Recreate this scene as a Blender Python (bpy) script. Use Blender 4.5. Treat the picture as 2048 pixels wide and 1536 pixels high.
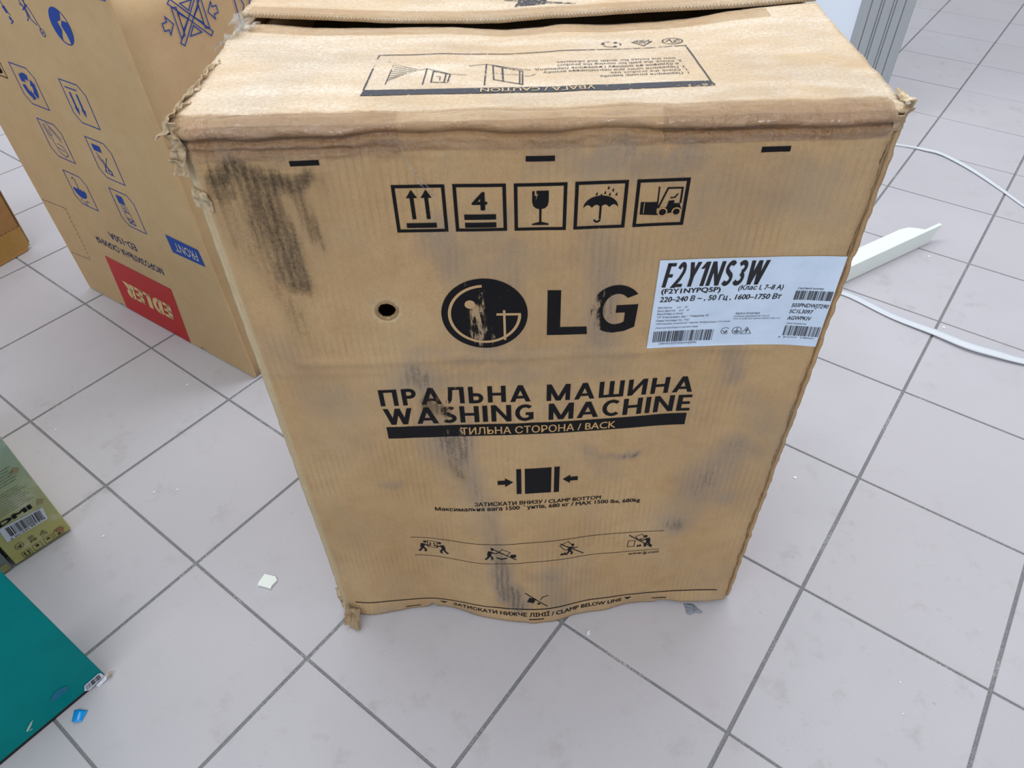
import bpy, bmesh, math, random
from mathutils import Vector, Matrix, noise
from mathutils.geometry import tessellate_polygon

for o in list(bpy.data.objects):
    bpy.data.objects.remove(o, do_unlink=True)
SC = bpy.context.scene
COL = SC.collection
random.seed(7)

# ------------------------------------------------------------------ camera
# world frame: x along the front of the washing machine carton, y away from the camera, z up (metres)
CAM = Vector((0.29741, -0.62334, 1.13504))
RIGHT = Vector((0.99965349, -0.01828565, -0.01893487))
DOWN = Vector((-0.02632283, -0.69585943, -0.71769545))
FWD = Vector((-0.00005248, 0.71794518, -0.69609964))
FPX = 1439.26
cam = bpy.data.objects.new('camera', bpy.data.cameras.new('camera'))
COL.objects.link(cam)
m = Matrix((RIGHT, -DOWN, -FWD)).transposed().to_4x4()
m.translation = CAM
cam.matrix_world = m
cam.data.sensor_width = 36
cam.data.lens = FPX / 2048 * 36
cam.data.clip_start = 0.02
SC.camera = cam

# ------------------------------------------------------------------ light
W = bpy.data.worlds.new('shop_ambient')
SC.world = W
W.use_nodes = True
W.node_tree.nodes['Background'].inputs[0].default_value = (0.92, 0.95, 1.0, 1)
W.node_tree.nodes['Background'].inputs[1].default_value = 0.80

def area(name, loc, sx, sy, power, col=(1, 1, 1), aim=None):
    l = bpy.data.lights.new(name, 'AREA')
    l.shape = 'RECTANGLE'
    l.size, l.size_y, l.energy, l.color = sx, sy, power, col
    o = bpy.data.objects.new(name, l)
    COL.objects.link(o)
    o.location = loc
    if aim:
        o.rotation_euler = (Vector(aim) - Vector(loc)).to_track_quat('-Z', 'Y').to_euler()
    return o
# rows of ceiling strip lamps of the shop, 3 m above the floor
area('ceiling_lamp_row', (0.3, 1.35, 3.0), 4.6, 0.45, 62, (0.97, 0.985, 1.0))
area('ceiling_lamp_row', (0.3, 4.6, 3.0), 5.0, 0.45, 24, (0.97, 0.985, 1.0))
area('ceiling_lamp_row', (-0.9, -2.2, 3.0), 5.0, 0.45, 60, (0.97, 0.985, 1.0))

SC.view_settings.view_transform = 'Standard'
SC.view_settings.look = 'None'
SC.view_settings.gamma = 1
SC.view_settings.use_curve_mapping = False
SC.view_settings.exposure = 0.0

# ------------------------------------------------------------------ object helpers
OFF = {}                                            # world offset of each thing's root, by object

def tag(o, label, cat, group=None, kind=None):
    o['label'] = label
    o['category'] = cat
    if group:
        o['group'] = group
    if kind:
        o['kind'] = kind
    return o

def thing(name, loc, label, cat, group=None):
    o = bpy.data.objects.new(name, None)
    o.empty_display_size = .05
    COL.objects.link(o)
    o.location = loc
    OFF[o] = Vector(loc)
    return tag(o, label, cat, group)

def link(name, me, mat, parent=None, origin=None):
    """link a mesh given in world coordinates; verts become local to the thing's base"""
    o = bpy.data.objects.new(name, me)
    COL.objects.link(o)
    if parent is not None:
        off = OFF[parent]
        o.parent = parent
        OFF[o] = off
        me.transform(Matrix.Translation(-off))
    elif origin is not None:
        off = Vector(origin)
        me.transform(Matrix.Translation(-off))
        o.location = off
        OFF[o] = off
    if mat and not me.materials:
        me.materials.append(mat)
    return o

def mesh(v, f, smooth=False):
    me = bpy.data.meshes.new('m')
    me.from_pydata([tuple(p) for p in v], [], f)
    if smooth:
        me.polygons.foreach_set('use_smooth', [True] * len(me.polygons))
    me.update()
    return me

def grid(nx, ny, fn, smooth=True):
    v = [fn(i / nx, j / ny) for j in range(ny + 1) for i in range(nx + 1)]
    f = [(j * (nx + 1) + i, j * (nx + 1) + i + 1, (j + 1) * (nx + 1) + i + 1, (j + 1) * (nx + 1) + i)
         for j in range(ny) for i in range(nx)]
    return mesh(v, f, smooth)

def bevel_mesh(me, w, seg=2):
    bm = bmesh.new()
    bm.from_mesh(me)
    bmesh.ops.recalc_face_normals(bm, faces=bm.faces)
    bmesh.ops.bevel(bm, geom=bm.edges[:], offset=w, segments=seg, affect='EDGES', clamp_overlap=True)
    bm.to_mesh(me)
    bm.free()
    return me

def prism(loop, ext, bev=0, seg=2):
    """polygon loop (world points) pushed along vector ext"""
    n = len(loop)
    e = Vector(ext)
    v = [Vector(p) for p in loop] + [Vector(p) + e for p in loop]
    tri = tessellate_polygon([[Vector(p) for p in loop]])
    f = [tuple(t) for t in tri] + [tuple(n + k for k in reversed(t)) for t in tri]
    f += [(i, (i + 1) % n, n + (i + 1) % n, n + i) for i in range(n)]
    if n == 4:
        f = [(0, 1, 2, 3), (7, 6, 5, 4)] + f[4:]
    me = mesh(v, f)
    bm = bmesh.new()
    bm.from_mesh(me)
    bmesh.ops.recalc_face_normals(bm, faces=bm.faces)
    bm.to_mesh(me)
    bm.free()
    if bev:
        bevel_mesh(me, bev, seg)
    return me

def solidify(o, t, offset=-1):
    md = o.modifiers.new('thickness', 'SOLIDIFY')
    md.thickness = t
    md.offset = offset
    return o

def nz(x, y=0., z=0.):
    return noise.noise(Vector((x, y, z)))

# ------------------------------------------------------------------ materials
def lin(r, g, b):
    f = lambda c: (c / 255 / 12.92) if c / 255 <= .04045 else ((c / 255 + .055) / 1.055) ** 2.4
    return (f(r), f(g), f(b), 1)

class NT:
    def __init__(s, name):
        s.m = bpy.data.materials.new(name)
        s.m.use_nodes = True
        s.t = s.m.node_tree
        s.b = s.t.nodes['Principled BSDF']
        s.out = s.t.nodes['Material Output']
    def n(s, k, **kw):
        x = s.t.nodes.new(k)
        for a, v in kw.items():
            setattr(x, a, v)
        return x
    def l(s, a, b):
        s.t.links.new(a, b)
    def val(s, sock, v):
        if hasattr(v, 'is_linked') or isinstance(v, bpy.types.NodeSocket):
            s.l(v, sock)
        else:
            sock.default_value = v
    def math(s, op, a, b=0., c=0., clamp=False):
        x = s.n('ShaderNodeMath', operation=op, use_clamp=clamp)
        for i, v in enumerate((a, b, c)):
            s.val(x.inputs[i], v)
        return x.outputs[0]
    def mix(s, fac, a, b, blend='MIX'):
        x = s.n('ShaderNodeMix', data_type='RGBA', blend_type=blend)
        s.val(x.inputs[0], fac)
        s.val(x.inputs[6], a)
        s.val(x.inputs[7], b)
        return x.outputs[2]
    def coord(s, kind='Object', scale=(1, 1, 1)):
        tc = s.n('ShaderNodeTexCoord')
        mp = s.n('ShaderNodeMapping')
        mp.inputs['Scale'].default_value = scale
        s.l(tc.outputs[kind], mp.inputs[0])
        return mp.outputs[0]
    def noise(s, vec, scale, detail=3, rough=.55):
        x = s.n('ShaderNodeTexNoise')
        s.l(vec, x.inputs['Vector'])
        x.inputs['Scale'].default_value = scale
        x.inputs['Detail'].default_value = detail
        x.inputs['Roughness'].default_value = rough
        return x.outputs['Fac']
    def ramp(s, fac, lo, hi):
        x = s.n('ShaderNodeMapRange', clamp=True)
        s.val(x.inputs[0], fac)
        x.inputs[1].default_value, x.inputs[2].default_value = lo, hi
        return x.outputs[0]
    def bump(s, h, strength, dist, prev=None):
        x = s.n('ShaderNodeBump')
        s.l(h, x.inputs['Height'])
        x.inputs['Strength'].default_value = strength
        x.inputs['Distance'].default_value = dist
        if prev is not None:
            s.l(prev, x.inputs['Normal'])
        return x.outputs['Normal']
    def set(s, **kw):
        for k, v in kw.items():
            s.val(s.b.inputs[k.replace('_', ' ')], v)
        return s.m

def plain(name, col, rough=.6, **kw):
    return NT(name).set(Base_Color=col, Roughness=rough, **kw)

def kraft(name, col, dark, pale, flute=True, tone=.5, grey=.42):
    """corrugated board: fibre grain, soft tone patches, flutes, dust and stains from the painted 'mask' layer"""
    t = NT(name)
    co = t.coord()
    fib = t.noise(t.coord(scale=(1, 1, .35)), 900, 3, .7)
    big = t.noise(co, 7, 4, .6)
    mid = t.noise(co, 31, 5, .7)
    gr = t.noise(co, 330, 4, .75)
    st = t.noise(t.coord(scale=(1, 1, .16)), 240, 4, .72)         # thin streaks along the flutes
    fl_ = None
    if flute:
        wv = t.n('ShaderNodeTexWave', wave_type='BANDS', bands_direction='X')
        t.l(co, wv.inputs['Vector'])
        wv.inputs['Scale'].default_value = 40
        wv.inputs['Distortion'].default_value = .8
        wv.inputs['Detail Scale'].default_value = 1.5
        fl_ = wv.outputs[1]
    c = t.mix(t.ramp(big, .3, .7), col, tuple(a * .55 + b * .45 for a, b in zip(col, dark)))
    c = t.mix(t.math('MULTIPLY', t.ramp(mid, .45, .8), .5), c, dark)
    c = t.mix(t.math('MULTIPLY', t.ramp(t.noise(t.coord(scale=(1, 1, .6)), 11, 5, .7), .48, .75), grey), c, lin(150, 138, 122))
    c = t.mix(t.math('MULTIPLY', t.ramp(fib, .42, .75), tone), c, dark)
    if flute:
        c = t.mix(t.math('MULTIPLY', t.math('MULTIPLY', t.ramp(fl_, .55, 1.), t.ramp(t.noise(co, 9, 3, .6), .46, .68)), .26), c, lin(126, 102, 74))
        spk = t.noise(co, 620, 2, .6)
        c = t.mix(t.math('MULTIPLY', t.ramp(spk, .66, .74), .55), c, lin(104, 84, 62))
    at = t.n('ShaderNodeVertexColor', layer_name='mask')
    sp = t.n('ShaderNodeSeparateColor')
    t.l(at.outputs[0], sp.inputs[0])
    d, so = sp.outputs[0], sp.outputs[1]
    tex = t.math('ADD', t.math('MULTIPLY', gr, .55), t.math('MULTIPLY', st, .65))
    if flute:
        tex = t.math('ADD', tex, t.math('MULTIPLY', t.math('SUBTRACT', fl_, .5), .07))
    g = t.math('MULTIPLY', d, t.math('ADD', .42, t.ramp(tex, .38, .9)), clamp=True)
    c = t.mix(t.math('MULTIPLY', g, .86), c, lin(132, 122, 114))
    k = t.ramp(t.math('MULTIPLY', d, tex), .47, .70)
    c = t.mix(t.math('MULTIPLY', k, .6), c, lin(64, 54, 48))
    s1 = t.ramp(t.math('MULTIPLY', so, t.math('ADD', tex, .12)), .38, .80)
    c = t.mix(t.math('MULTIPLY', t.math('MULTIPLY', so, t.math('ADD', .3, gr), clamp=True), .45), c, lin(120, 100, 72))
    c = t.mix(t.math('MULTIPLY', s1, .92), c, lin(52, 42, 32))
    pl = t.math('MULTIPLY', sp.outputs[2], t.math('ADD', .25, t.ramp(tex, .4, .8)), clamp=True)
    c = t.mix(pl, c, pale)
    nm = t.bump(fib, .3, .0007, t.bump(mid, .25, .003))
    if flute:
        nm = t.bump(fl_, .22, .0012, nm)
    t.set(Base_Color=c, Roughness=.70, Normal=nm)
    t.b.inputs['Specular IOR Level'].default_value = .3
    return t.m

KRAFT = kraft('carton_board', lin(192, 162, 121), lin(158, 125, 86), lin(208, 192, 160), True, .45)
KRAFT_TOP = kraft('carton_top_board', lin(204, 172, 124), lin(176, 138, 92), lin(232, 222, 206), False, .4)
KRAFT_EDGE = kraft('torn_board_edge', lin(172, 142, 102), lin(104, 80, 54), lin(222, 204, 170), False, .8)
KRAFT_IN = kraft('carton_inner_board', lin(150, 116, 74), lin(116, 86, 52), lin(200, 180, 140), False, .5)
KRAFT_B = kraft('freezer_carton_board', lin(206, 177, 137), lin(190, 156, 114), lin(214, 194, 162), False, .35, .12)
KRAFT_C = kraft('plain_carton_board', lin(180, 138, 86), lin(150, 108, 60), lin(210, 188, 140), False, .4)

def ink(name, col, rough=.55, base=.1, worn=True):
    t = NT(name)
    if not worn:
        return t.set(Base_Color=col, Roughness=rough)
    co = t.coord(scale=(1, 1, .22))
    n1 = t.noise(co, 190, 5, .75)
    n2 = t.noise(t.coord(), 700, 2, .6)
    at = t.n('ShaderNodeVertexColor', layer_name='mask')
    sp = t.n('ShaderNodeSeparateColor')
    t.l(at.outputs[0], sp.inputs[0])
    w = t.math('ADD', sp.outputs[0], base)
    f = t.ramp(t.math('SUBTRACT', t.math('ADD', w, t.math('MULTIPLY', n2, .18)), n1), -.04, .06)
    t.set(Base_Color=col, Roughness=rough)
    t.b.inputs['Specular IOR Level'].default_value = .2
    tr = t.n('ShaderNodeBsdfTransparent')
    mx = t.n('ShaderNodeMixShader')
    t.l(f, mx.inputs[0])
    t.l(t.b.outputs[0], mx.inputs[1])
    t.l(tr.outputs[0], mx.inputs[2])
    t.l(mx.outputs[0], t.out.inputs[0])
    return t.m

INK = ink('black_print', lin(9, 9, 14), .5, .15)
INK_TOP = ink('faded_black_print', lin(66, 68, 76), .45, .18)
INK_KR = ink('board_showing_through_print', lin(190, 154, 104), .7, .02)
INK_KRF = plain('bare_board_in_print', lin(184, 152, 110), .7)
INK_KRT = plain('pale_print_gap', lin(205, 180, 140), .7)
INK_L = plain('label_print', lin(20, 20, 26), .5)
INK_G = plain('label_fine_print', lin(70, 74, 84), .5)
BLUE = ink('blue_print', lin(24, 70, 160), .5, .05)
RED = ink('red_print', lin(188, 30, 34), .42, .0)
CREAM = plain('cream_print', lin(222, 190, 140), .6)

def label_mat():
    t = NT('white_label_paper')
    co = t.coord()
    n1 = t.noise(co, 30, 4, .6)
    n2 = t.noise(t.coord(scale=(1, 1, .3)), 200, 4, .75)
    c = t.mix(t.ramp(n1, .35, .75), lin(208, 226, 248), lin(194, 212, 236))
    c = t.mix(t.math('MULTIPLY', t.ramp(n2, .66, .8), .5), c, lin(140, 134, 128))
    return t.set(Base_Color=c, Roughness=.42)
LABEL = label_mat()

def tape_mat(name, tint, gl=.16, rough=.22):
    """clear brown packing tape: tinted film with a crinkled glossy skin"""
    t = NT(name)
    nn = t.noise(t.coord(), 90, 5, .65)
    n2 = t.noise(t.coord(scale=(1, .3, .3)), 260, 3, .6)
    nm = t.bump(n2, .8, .003, t.bump(nn, 1., .010))
    tr = t.n('ShaderNodeBsdfTransparent')
    tr.inputs[0].default_value = tint
    gs = t.n('ShaderNodeBsdfGlossy')
    gs.inputs['Roughness'].default_value = rough
    t.l(nm, gs.inputs['Normal'])
    lw = t.n('ShaderNodeLayerWeight')
    lw.inputs[0].default_value = .35
    f = t.math('MULTIPLY_ADD', lw.outputs[0], .3, gl, clamp=True)
    mx = t.n('ShaderNodeMixShader')
    t.l(f, mx.inputs[0])
    t.l(tr.outputs[0], mx.inputs[1])
    t.l(gs.outputs[0], mx.inputs[2])
    t.l(mx.outputs[0], t.out.inputs[0])
    return t.m
TAPE = tape_mat('packing_tape_film', (.975, .91, .81, 1), .12, .14)
TAPE_CLEAR = tape_mat('clear_tape_film', (.97, .96, .93, 1), .16, .18)

def tile_mat():
    t = NT('floor_tile')
    oi = t.n('ShaderNodeObjectInfo')
    ge = t.n('ShaderNodeNewGeometry')
    mp = t.n('ShaderNodeMapping')
    t.l(ge.outputs['Position'], mp.inputs[0])
    P = mp.outputs[0]
    big = t.noise(P, 2.3, 4, .6)
    spk = t.noise(P, 420, 2, .6)
    c = t.mix(t.ramp(big, .3, .72), lin(193, 192, 198), lin(185, 183, 189))
    c = t.mix(t.math('MULTIPLY', oi.outputs['Random'], .35), c, lin(186, 182, 186))
    c = t.mix(t.math('MULTIPLY', t.ramp(spk, .60, .78), .35), c, lin(150, 148, 150))
    # scuffs and dried drips, strongest on the walked side right of the carton
    dn = t.noise(P, 16, 6, .72)
    ar = t.noise(P, 1.7, 2, .5)
    sm = t.math('MULTIPLY', t.ramp(dn, .55, .72), t.ramp(ar, .42, .62))
    c = t.mix(t.math('MULTIPLY', sm, .36), c, lin(140, 132, 124))
    c = t.mix(t.math('MULTIPLY', t.ramp(t.noise(P, 95, 3, .6), .70, .76), .5), c, lin(126, 120, 114))
    rg = t.math('ADD', .36, t.math('MULTIPLY', big, .16))
    nm = t.bump(t.noise(P, 300, 3, .6), .06, .001)
    t.set(Base_Color=c, Roughness=rg, Normal=nm)
    t.b.inputs['Specular IOR Level'].default_value = .22
    return t.m
TILE = tile_mat()

def grout_mat():
    t = NT('grey_grout')
    n1 = t.noise(t.coord(), 350, 4, .7)
    n2 = t.noise(t.coord(), 6, 3, .6)
    c = t.mix(t.ramp(n1, .35, .7), lin(112, 114, 118), lin(140, 141, 142))
    c = t.mix(t.math('MULTIPLY', t.ramp(t.math('MULTIPLY', n1, n2), .30, .40), .7), c, lin(196, 196, 194))
    return t.set(Base_Color=c, Roughness=.85)
GROUT = grout_mat()

# ------------------------------------------------------------------ flat print builder
_cap = {}
def glyphs(s, bold=0., shear=0., res=3):
    c = bpy.data.curves.new('t', 'FONT')
    c.body = s
    c.shear = shear
    c.resolution_u = res
    o = bpy.data.objects.new('t', c)
    COL.objects.link(o)
    dg = bpy.context.evaluated_depsgraph_get()
    me = bpy.data.meshes.new_from_object(o.evaluated_get(dg))
    v = [(p.co.x, p.co.y) for p in me.vertices]
    f = [tuple(p.vertices) for p in me.polygons]
    if bold > 0:                                   # thicken by stacking shifted copies
        n0, v0, f0 = len(v), list(v), list(f)
        for k, (dx, dy) in enumerate(((1, 0), (-1, 0), (.5, .7), (-.5, -.7)) if res > 1 else ((1, 0), (-1, 0))):
            v += [(a + dx * bold, b + dy * bold) for a, b in v0]
            f += [tuple(i + n0 * (k + 1) for i in t) for t in f0]
    bpy.data.objects.remove(o)
    bpy.data.curves.remove(c)
    bpy.data.meshes.remove(me)
    return v, f
CAPH = max(p[1] for p in glyphs('H')[0])

class Print:
    def __init__(s):
        s.v, s.f, s.tf = [], [], None
    def add(s, v, f):
        k = len(s.v)
        s.v += [s.tf(*p) if s.tf else p for p in v]
        s.f += [tuple(i + k for i in t) for t in f]
        return s
    def poly(s, *loops):
        tri = tessellate_polygon([[Vector((x, y, 0)) for x, y in lp] for lp in loops])
        return s.add([p for lp in loops for p in lp], [tuple(t) for t in tri])
    def rect(s, x0, y0, x1, y1):
        return s.add([(x0, y0), (x1, y0), (x1, y1), (x0, y1)], [(0, 1, 2, 3)])
    def frame(s, x0, y0, x1, y1, w):
        return s.stroke([(x0 + w / 2, y0 + w / 2), (x1 - w / 2, y0 + w / 2), (x1 - w / 2, y1 - w / 2), (x0 + w / 2, y1 - w / 2)], w, True)
    def stroke(s, pts, w, closed=False):
        pts = [Vector(p) for p in pts]
        n = len(pts)
        v = []
        for i, p in enumerate(pts):
            a = pts[i - 1] if (i or closed) else None
            b = pts[(i + 1) % n] if (i < n - 1 or closed) else None
            d0 = (p - a).normalized() if a is not None and (p - a).length else None
            d1 = (b - p).normalized() if b is not None and (b - p).length else None
            d0 = d0 or d1
            d1 = d1 or d0
            t = d0 + d1
            t = t.normalized() if t.length > 1e-6 else d1
            nn = Vector((-t.y, t.x))
            k = max(.35, abs(nn.dot(Vector((-d1.y, d1.x)))))
            nn *= w / 2 / k
            v += [tuple(p + nn), tuple(p - nn)]
        f = [(2 * i, 2 * i + 1, (2 * i + 3) % (2 * n), (2 * i + 2) % (2 * n)) for i in range(n if closed else n - 1)]
        return s.add(v, f)
    def arc(s, cx, cy, r, a0, a1, w, ry=None, n=20):
        ry = ry or r
        P = [(cx + r * math.cos(math.radians(a0 + (a1 - a0) * i / n)), cy + ry * math.sin(math.radians(a0 + (a1 - a0) * i / n))) for i in range(n + 1)]
        if abs(a1 - a0) >= 359.9:
            return s.stroke(P[:-1], w, True)
        return s.stroke(P, w)
    def disc(s, cx, cy, r, ry=None, n=24):
        ry = ry or r
        return s.poly([(cx + r * math.cos(6.28318 * i / n), cy + ry * math.sin(6.28318 * i / n)) for i in range(n)])
    def text(s, body, x0, x1, base, cap, bold=0., shear=0., res=3, flip=False):
        v, f = glyphs(body, bold, shear, res)
        if not v:
            return s
        a, b = min(p[0] for p in v), max(p[0] for p in v)
        k, ky = (x1 - x0) / (b - a), cap / CAPH
        v = [(x0 + (p[0] - a) * k, base + p[1] * ky) for p in v]
        if flip:
            v = [(x0 + x1 - x, 2 * base + cap - y) for x, y in v]
        return s.add(v, f)
    def barcode(s, x0, x1, y0, y1, seed, n=40):
        r = random.Random(seed)
        ws = [r.choice((1, 1, 1, 2, 2, 3)) for _ in range(2 * n + 1)]
        k, x = (x1 - x0) / sum(ws), x0
        for i, w in enumerate(ws):
            if i % 2 == 0:
                s.rect(x, y0, x + w * k, y1)
            x += w * k
        return s
    def build(s, name, mat, parent, mp, off=.0005, cut=.02, mask=None):
        bm = bmesh.new()
        vs = [bm.verts.new((x, y, 0)) for x, y in s.v]
        for t in s.f:
            if len(set(t)) > 2:
                try:
                    bm.faces.new([vs[i] for i in t])
                except ValueError:
                    pass
        if cut:
            for ax in (0, 1):
                lo, hi = min(p[ax] for p in s.v), max(p[ax] for p in s.v)
                k = math.ceil(lo / cut) * cut
                while k < hi:
                    co, no = [0, 0, 0], [0, 0, 0]
                    co[ax], no[ax] = k, 1
                    bmesh.ops.bisect_plane(bm, geom=bm.verts[:] + bm.edges[:] + bm.faces[:], dist=1e-6, plane_co=co, plane_no=no)
                    k += cut
        uv = [(v.co.x, v.co.y) for v in bm.verts]
        for v in bm.verts:
            v.co = mp(v.co.x, v.co.y, off)
        me = bpy.data.meshes.new('print')
        bm.to_mesh(me)
        bm.free()
        if mask:
            ca = me.color_attributes.new('mask', 'FLOAT_COLOR', 'POINT')
            for i, (x, y) in enumerate(uv):
                ca.data[i].color = (*mask(x, y), 1)
        # make the faces look outward
        o = link(name, me, mat, parent)
        return o

# heavy drawn capitals for the big lettering: rectangles, slanted bars and bent strokes on a unit cap height
def drawn(ch, w=.2, h=.165):
    R, D, S = [], [], []
    st = lambda x: R.append((x, 0, x + w, 1))
    top_, bot, mid = (lambda a, b: R.append((a, 1 - h, b, 1))), (lambda a, b: R.append((a, 0, b, h))), (lambda a, b, y=.5: R.append((a, y - h / 2, b, y + h / 2)))
    arc_ = lambda cx, cy, rx, ry, a0, a1, n=14: [(cx + rx * math.cos(math.radians(a0 + (a1 - a0) * i / n)), cy + ry * math.sin(math.radians(a0 + (a1 - a0) * i / n))) for i in range(n + 1)]
    e = .5 * w
    if ch in 'П': st(0); st(.78 - w); top_(0, .78); a = .78
    elif ch in 'РPR':
        st(0); q = (1 - h - .42) / 2
        S.append([(e, 1 - h / 2)] + arc_(.34, 1 - h / 2 - q, .62 - e - .34 + .0, q, 90, -90) + [(e, 1 - h / 2 - 2 * q)]); a = .62
        if ch == 'R': D.append((.62 - e * .2, 0, .28, .48, w * 1.15)); a = .72
    elif ch in 'АA': D.extend([(e, 0, .44, 1, w * 1.05), (.88 - e, 0, .44, 1, w * 1.05)]); R.append((.2, .2, .68, .2 + h * .95)); a = .88
    elif ch == 'Л': S.append([(-.02, h / 2), (.09, h / 2 + .01), (.16, .25), (.20, .55), (.22, 1 - h / 2), (.4, 1 - h / 2)]); st(.80 - w); top_(.25, .8); a = .80
    elif ch == 'Ь': st(0); q = (.6 - h) / 2; S.append([(e, .6 - h / 2)] + arc_(.34, .3, .64 - e - .34, q, 90, -90) + [(e, h / 2)]); a = .64
    elif ch in 'НH': st(0); st(.78 - w); mid(0, .78); a = .78
    elif ch in 'МM': st(0); st(1.02 - w); D.extend([(.51, 0, e, 1, w * 1.05), (.51, 0, 1.02 - e, 1, w * 1.05)]); a = 1.02
    elif ch == 'Ш': st(0); st(.54 - e); st(1.08 - w); bot(0, 1.08); a = 1.08
    elif ch == 'И': st(0); st(.82 - w); D.append((e, 0, .82 - e, 1, w)); a = .82
    elif ch == 'W': D.extend([(.34, 0, e, 1, w), (.34, 0, .58, 1, w), (.82, 0, .58, 1, w), (.82, 0, 1.16 - e, 1, w)]); a = 1.16
    elif ch == 'I': st(0); a = w
    elif ch == 'N': st(0); st(.82 - w); D.append((.82 - e, 0, e, 1, w)); a = .82
    elif ch == 'S': S.append(arc_(.31, .735, .21, .265 - h / 2, 35, 255, 12) + arc_(.29, .275, .22, .275 - h / 2, 80, -145, 12)); a = .6
    elif ch == 'C': S.append(arc_(.42, .5, .42 - e, .5 - h / 2, 48, 312, 18)); a = .72
    elif ch == 'G': S.append(arc_(.42, .5, .42 - e, .5 - h / 2, 48, 300, 18) + [(.76 - e, .12)]); R.append((.76 - w, .08, .76, .52)); R.append((.44, .52 - h, .76, .52)); a = .76
    elif ch == 'E': st(0); top_(0, .56); bot(0, .56); mid(0, .52); a = .56
    elif ch == 'F': st(0); top_(0, .54); mid(0, .5, .48); a = .54
    elif ch == 'L': st(0); bot(0, .52); a = .52
    elif ch == 'D': st(0); S.append([(e, 1 - h / 2)] + arc_(.3, .5, .72 - e - .3, .5 - h / 2, 90, -90) + [(e, h / 2)]); a = .72
    elif ch == '1': st(.18); D.append((.02, .72, .26, 1, .2)); a = .18 + w
    elif ch == '2': S.append(arc_(.3, .70, .3 - e, .3 - h / 2, 165, -20, 10) + [(.34, .36), (.08, h / 2), (.2, h / 2)]); bot(0, .6); a = .6
    elif ch == '3': S.append(arc_(.28, .74, .22, .26 - h / 2, 150, -80, 10)); S.append(arc_(.28, .28, .24, .28 - h / 2, 85, -150, 10)); a = .6
    elif ch == 'Y': D.extend([(.36, .42, e, 1, w), (.36, .42, .72 - e, 1, w)]); R.append((.36 - e, 0, .36 + e, .46)); a = .72
    else: a = .32
    return R, D, S, a

def drawn_text(p, body, x0, x1, base, cap, w=.2, h=.165, gap=.13, shear=0., flip=False):
    gl = [drawn(c, w, h) for c in body]
    tot = sum(g[3] for g in gl) + gap * (len(gl) - 1)
    k = (x1 - x0) / (tot + abs(shear))
    q = Print()
    x = 0.
    for R, D, S, a in gl:
        for r in R: q.rect(x + r[0], r[1], x + r[2], r[3])
        for a0, b0, a1, b1, ww in D: q.add([(x + a0 - ww / 2, b0), (x + a0 + ww / 2, b0), (x + a1 + ww / 2, b1), (x + a1 - ww / 2, b1)], [(0, 1, 2, 3)])
        for s in S: q.stroke([(x + u, v_) for u, v_ in s], (w + h) / 2)
        x += a + gap
    v = [(x0 + (u + shear * t + max(0, -shear)) * k, base + t * cap) for u, t in q.v]
    if flip:
        v = [(x0 + x1 - u, 2 * base + cap - t) for u, t in v]
    return p.add(v, q.f)

# ------------------------------------------------------------------ floor
D1 = Vector((0.78794951, -0.61573986, 0))
D2 = Vector((0.61573986, 0.78794951, 0))
O0 = Vector((-0.7590209, 0.46982453, 0))
TS = .30
fl = grid(40, 40, lambda a, b: Vector((-6 + 13 * a, -4 + 13 * b, -.0022)), False)
floor = link('floor', fl, GROUT)
floor['kind'] = 'structure'
OFF[floor] = Vector((0, 0, 0))
hx, hy = (TS - .0058) / 2, (TS - .0045) / 2
tm = prism([(-hx, -hy, 0), (hx, -hy, 0), (hx, hy, 0), (-hx, hy, 0)], (0, 0, -.008), .0009, 1)
tm.materials.append(TILE)
TANG = math.atan2(D1.y, D1.x)

def project(p):
    d = p - CAM
    z = d.dot(FWD)
    return (1024 + FPX * d.dot(RIGHT) / z, 768 + FPX * d.dot(DOWN) / z) if z > .05 else None
far_v, far_f = [], []
for i in range(-16, 20):
    for j in range(-10, 26):
        c = O0 + (D1 * (i + .5) + D2 * (j + .5)) * TS
        if not (-5.6 < c.x < 6.6 and -3.6 < c.y < 8.6):
            continue
        seen = False
        for a in (-.5, -.25, 0, .25, .5):
            for b in (-.5, -.25, 0, .25, .5):
                q = project(c + (D1 * a + D2 * b) * TS)
                if q and -120 < q[0] < 2168 and -60 < q[1] < 1656:
                    seen = True
        if seen:
            t = bpy.data.objects.new('tile', tm)
            COL.objects.link(t)
            t.parent = floor
            r = random.Random(i * 100 + j)
            t.location = (c.x, c.y, r.uniform(-.0003, .0002))
            t.rotation_euler = (r.uniform(-.0008, .0008), r.uniform(-.0008, .0008), TANG)
        else:
            k = len(far_v)
            far_v += [c + D1 * (sx * hx) + D2 * (sy * hy) for sx, sy in ((-1, -1), (1, -1), (1, 1), (-1, 1))]
            far_f.append((k, k + 1, k + 2, k + 3))
ft = link('distant_tiles', mesh(far_v, far_f), TILE, floor)
ft['kind'] = 'stuff'
WALLM = plain('white_wall_paint', lin(225, 226, 226), .8)
for nm_, a_, b_, n_ in (('wall_left', (-6, -4), (-6, 9), (-.15, 0)), ('wall_right', (7, -4), (7, 9), (.15, 0)), ('wall_back', (-6, 9), (7, 9), (0, .15)), ('wall_front', (-6, -4), (7, -4), (0, -.15))):
    wl = link(nm_, prism([(a_[0], a_[1], -.01), (b_[0], b_[1], -.01), (b_[0], b_[1], 3.2), (a_[0], a_[1], 3.2)], (n_[0], n_[1], 0)), WALLM)
    wl['kind'] = 'structure'

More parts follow.
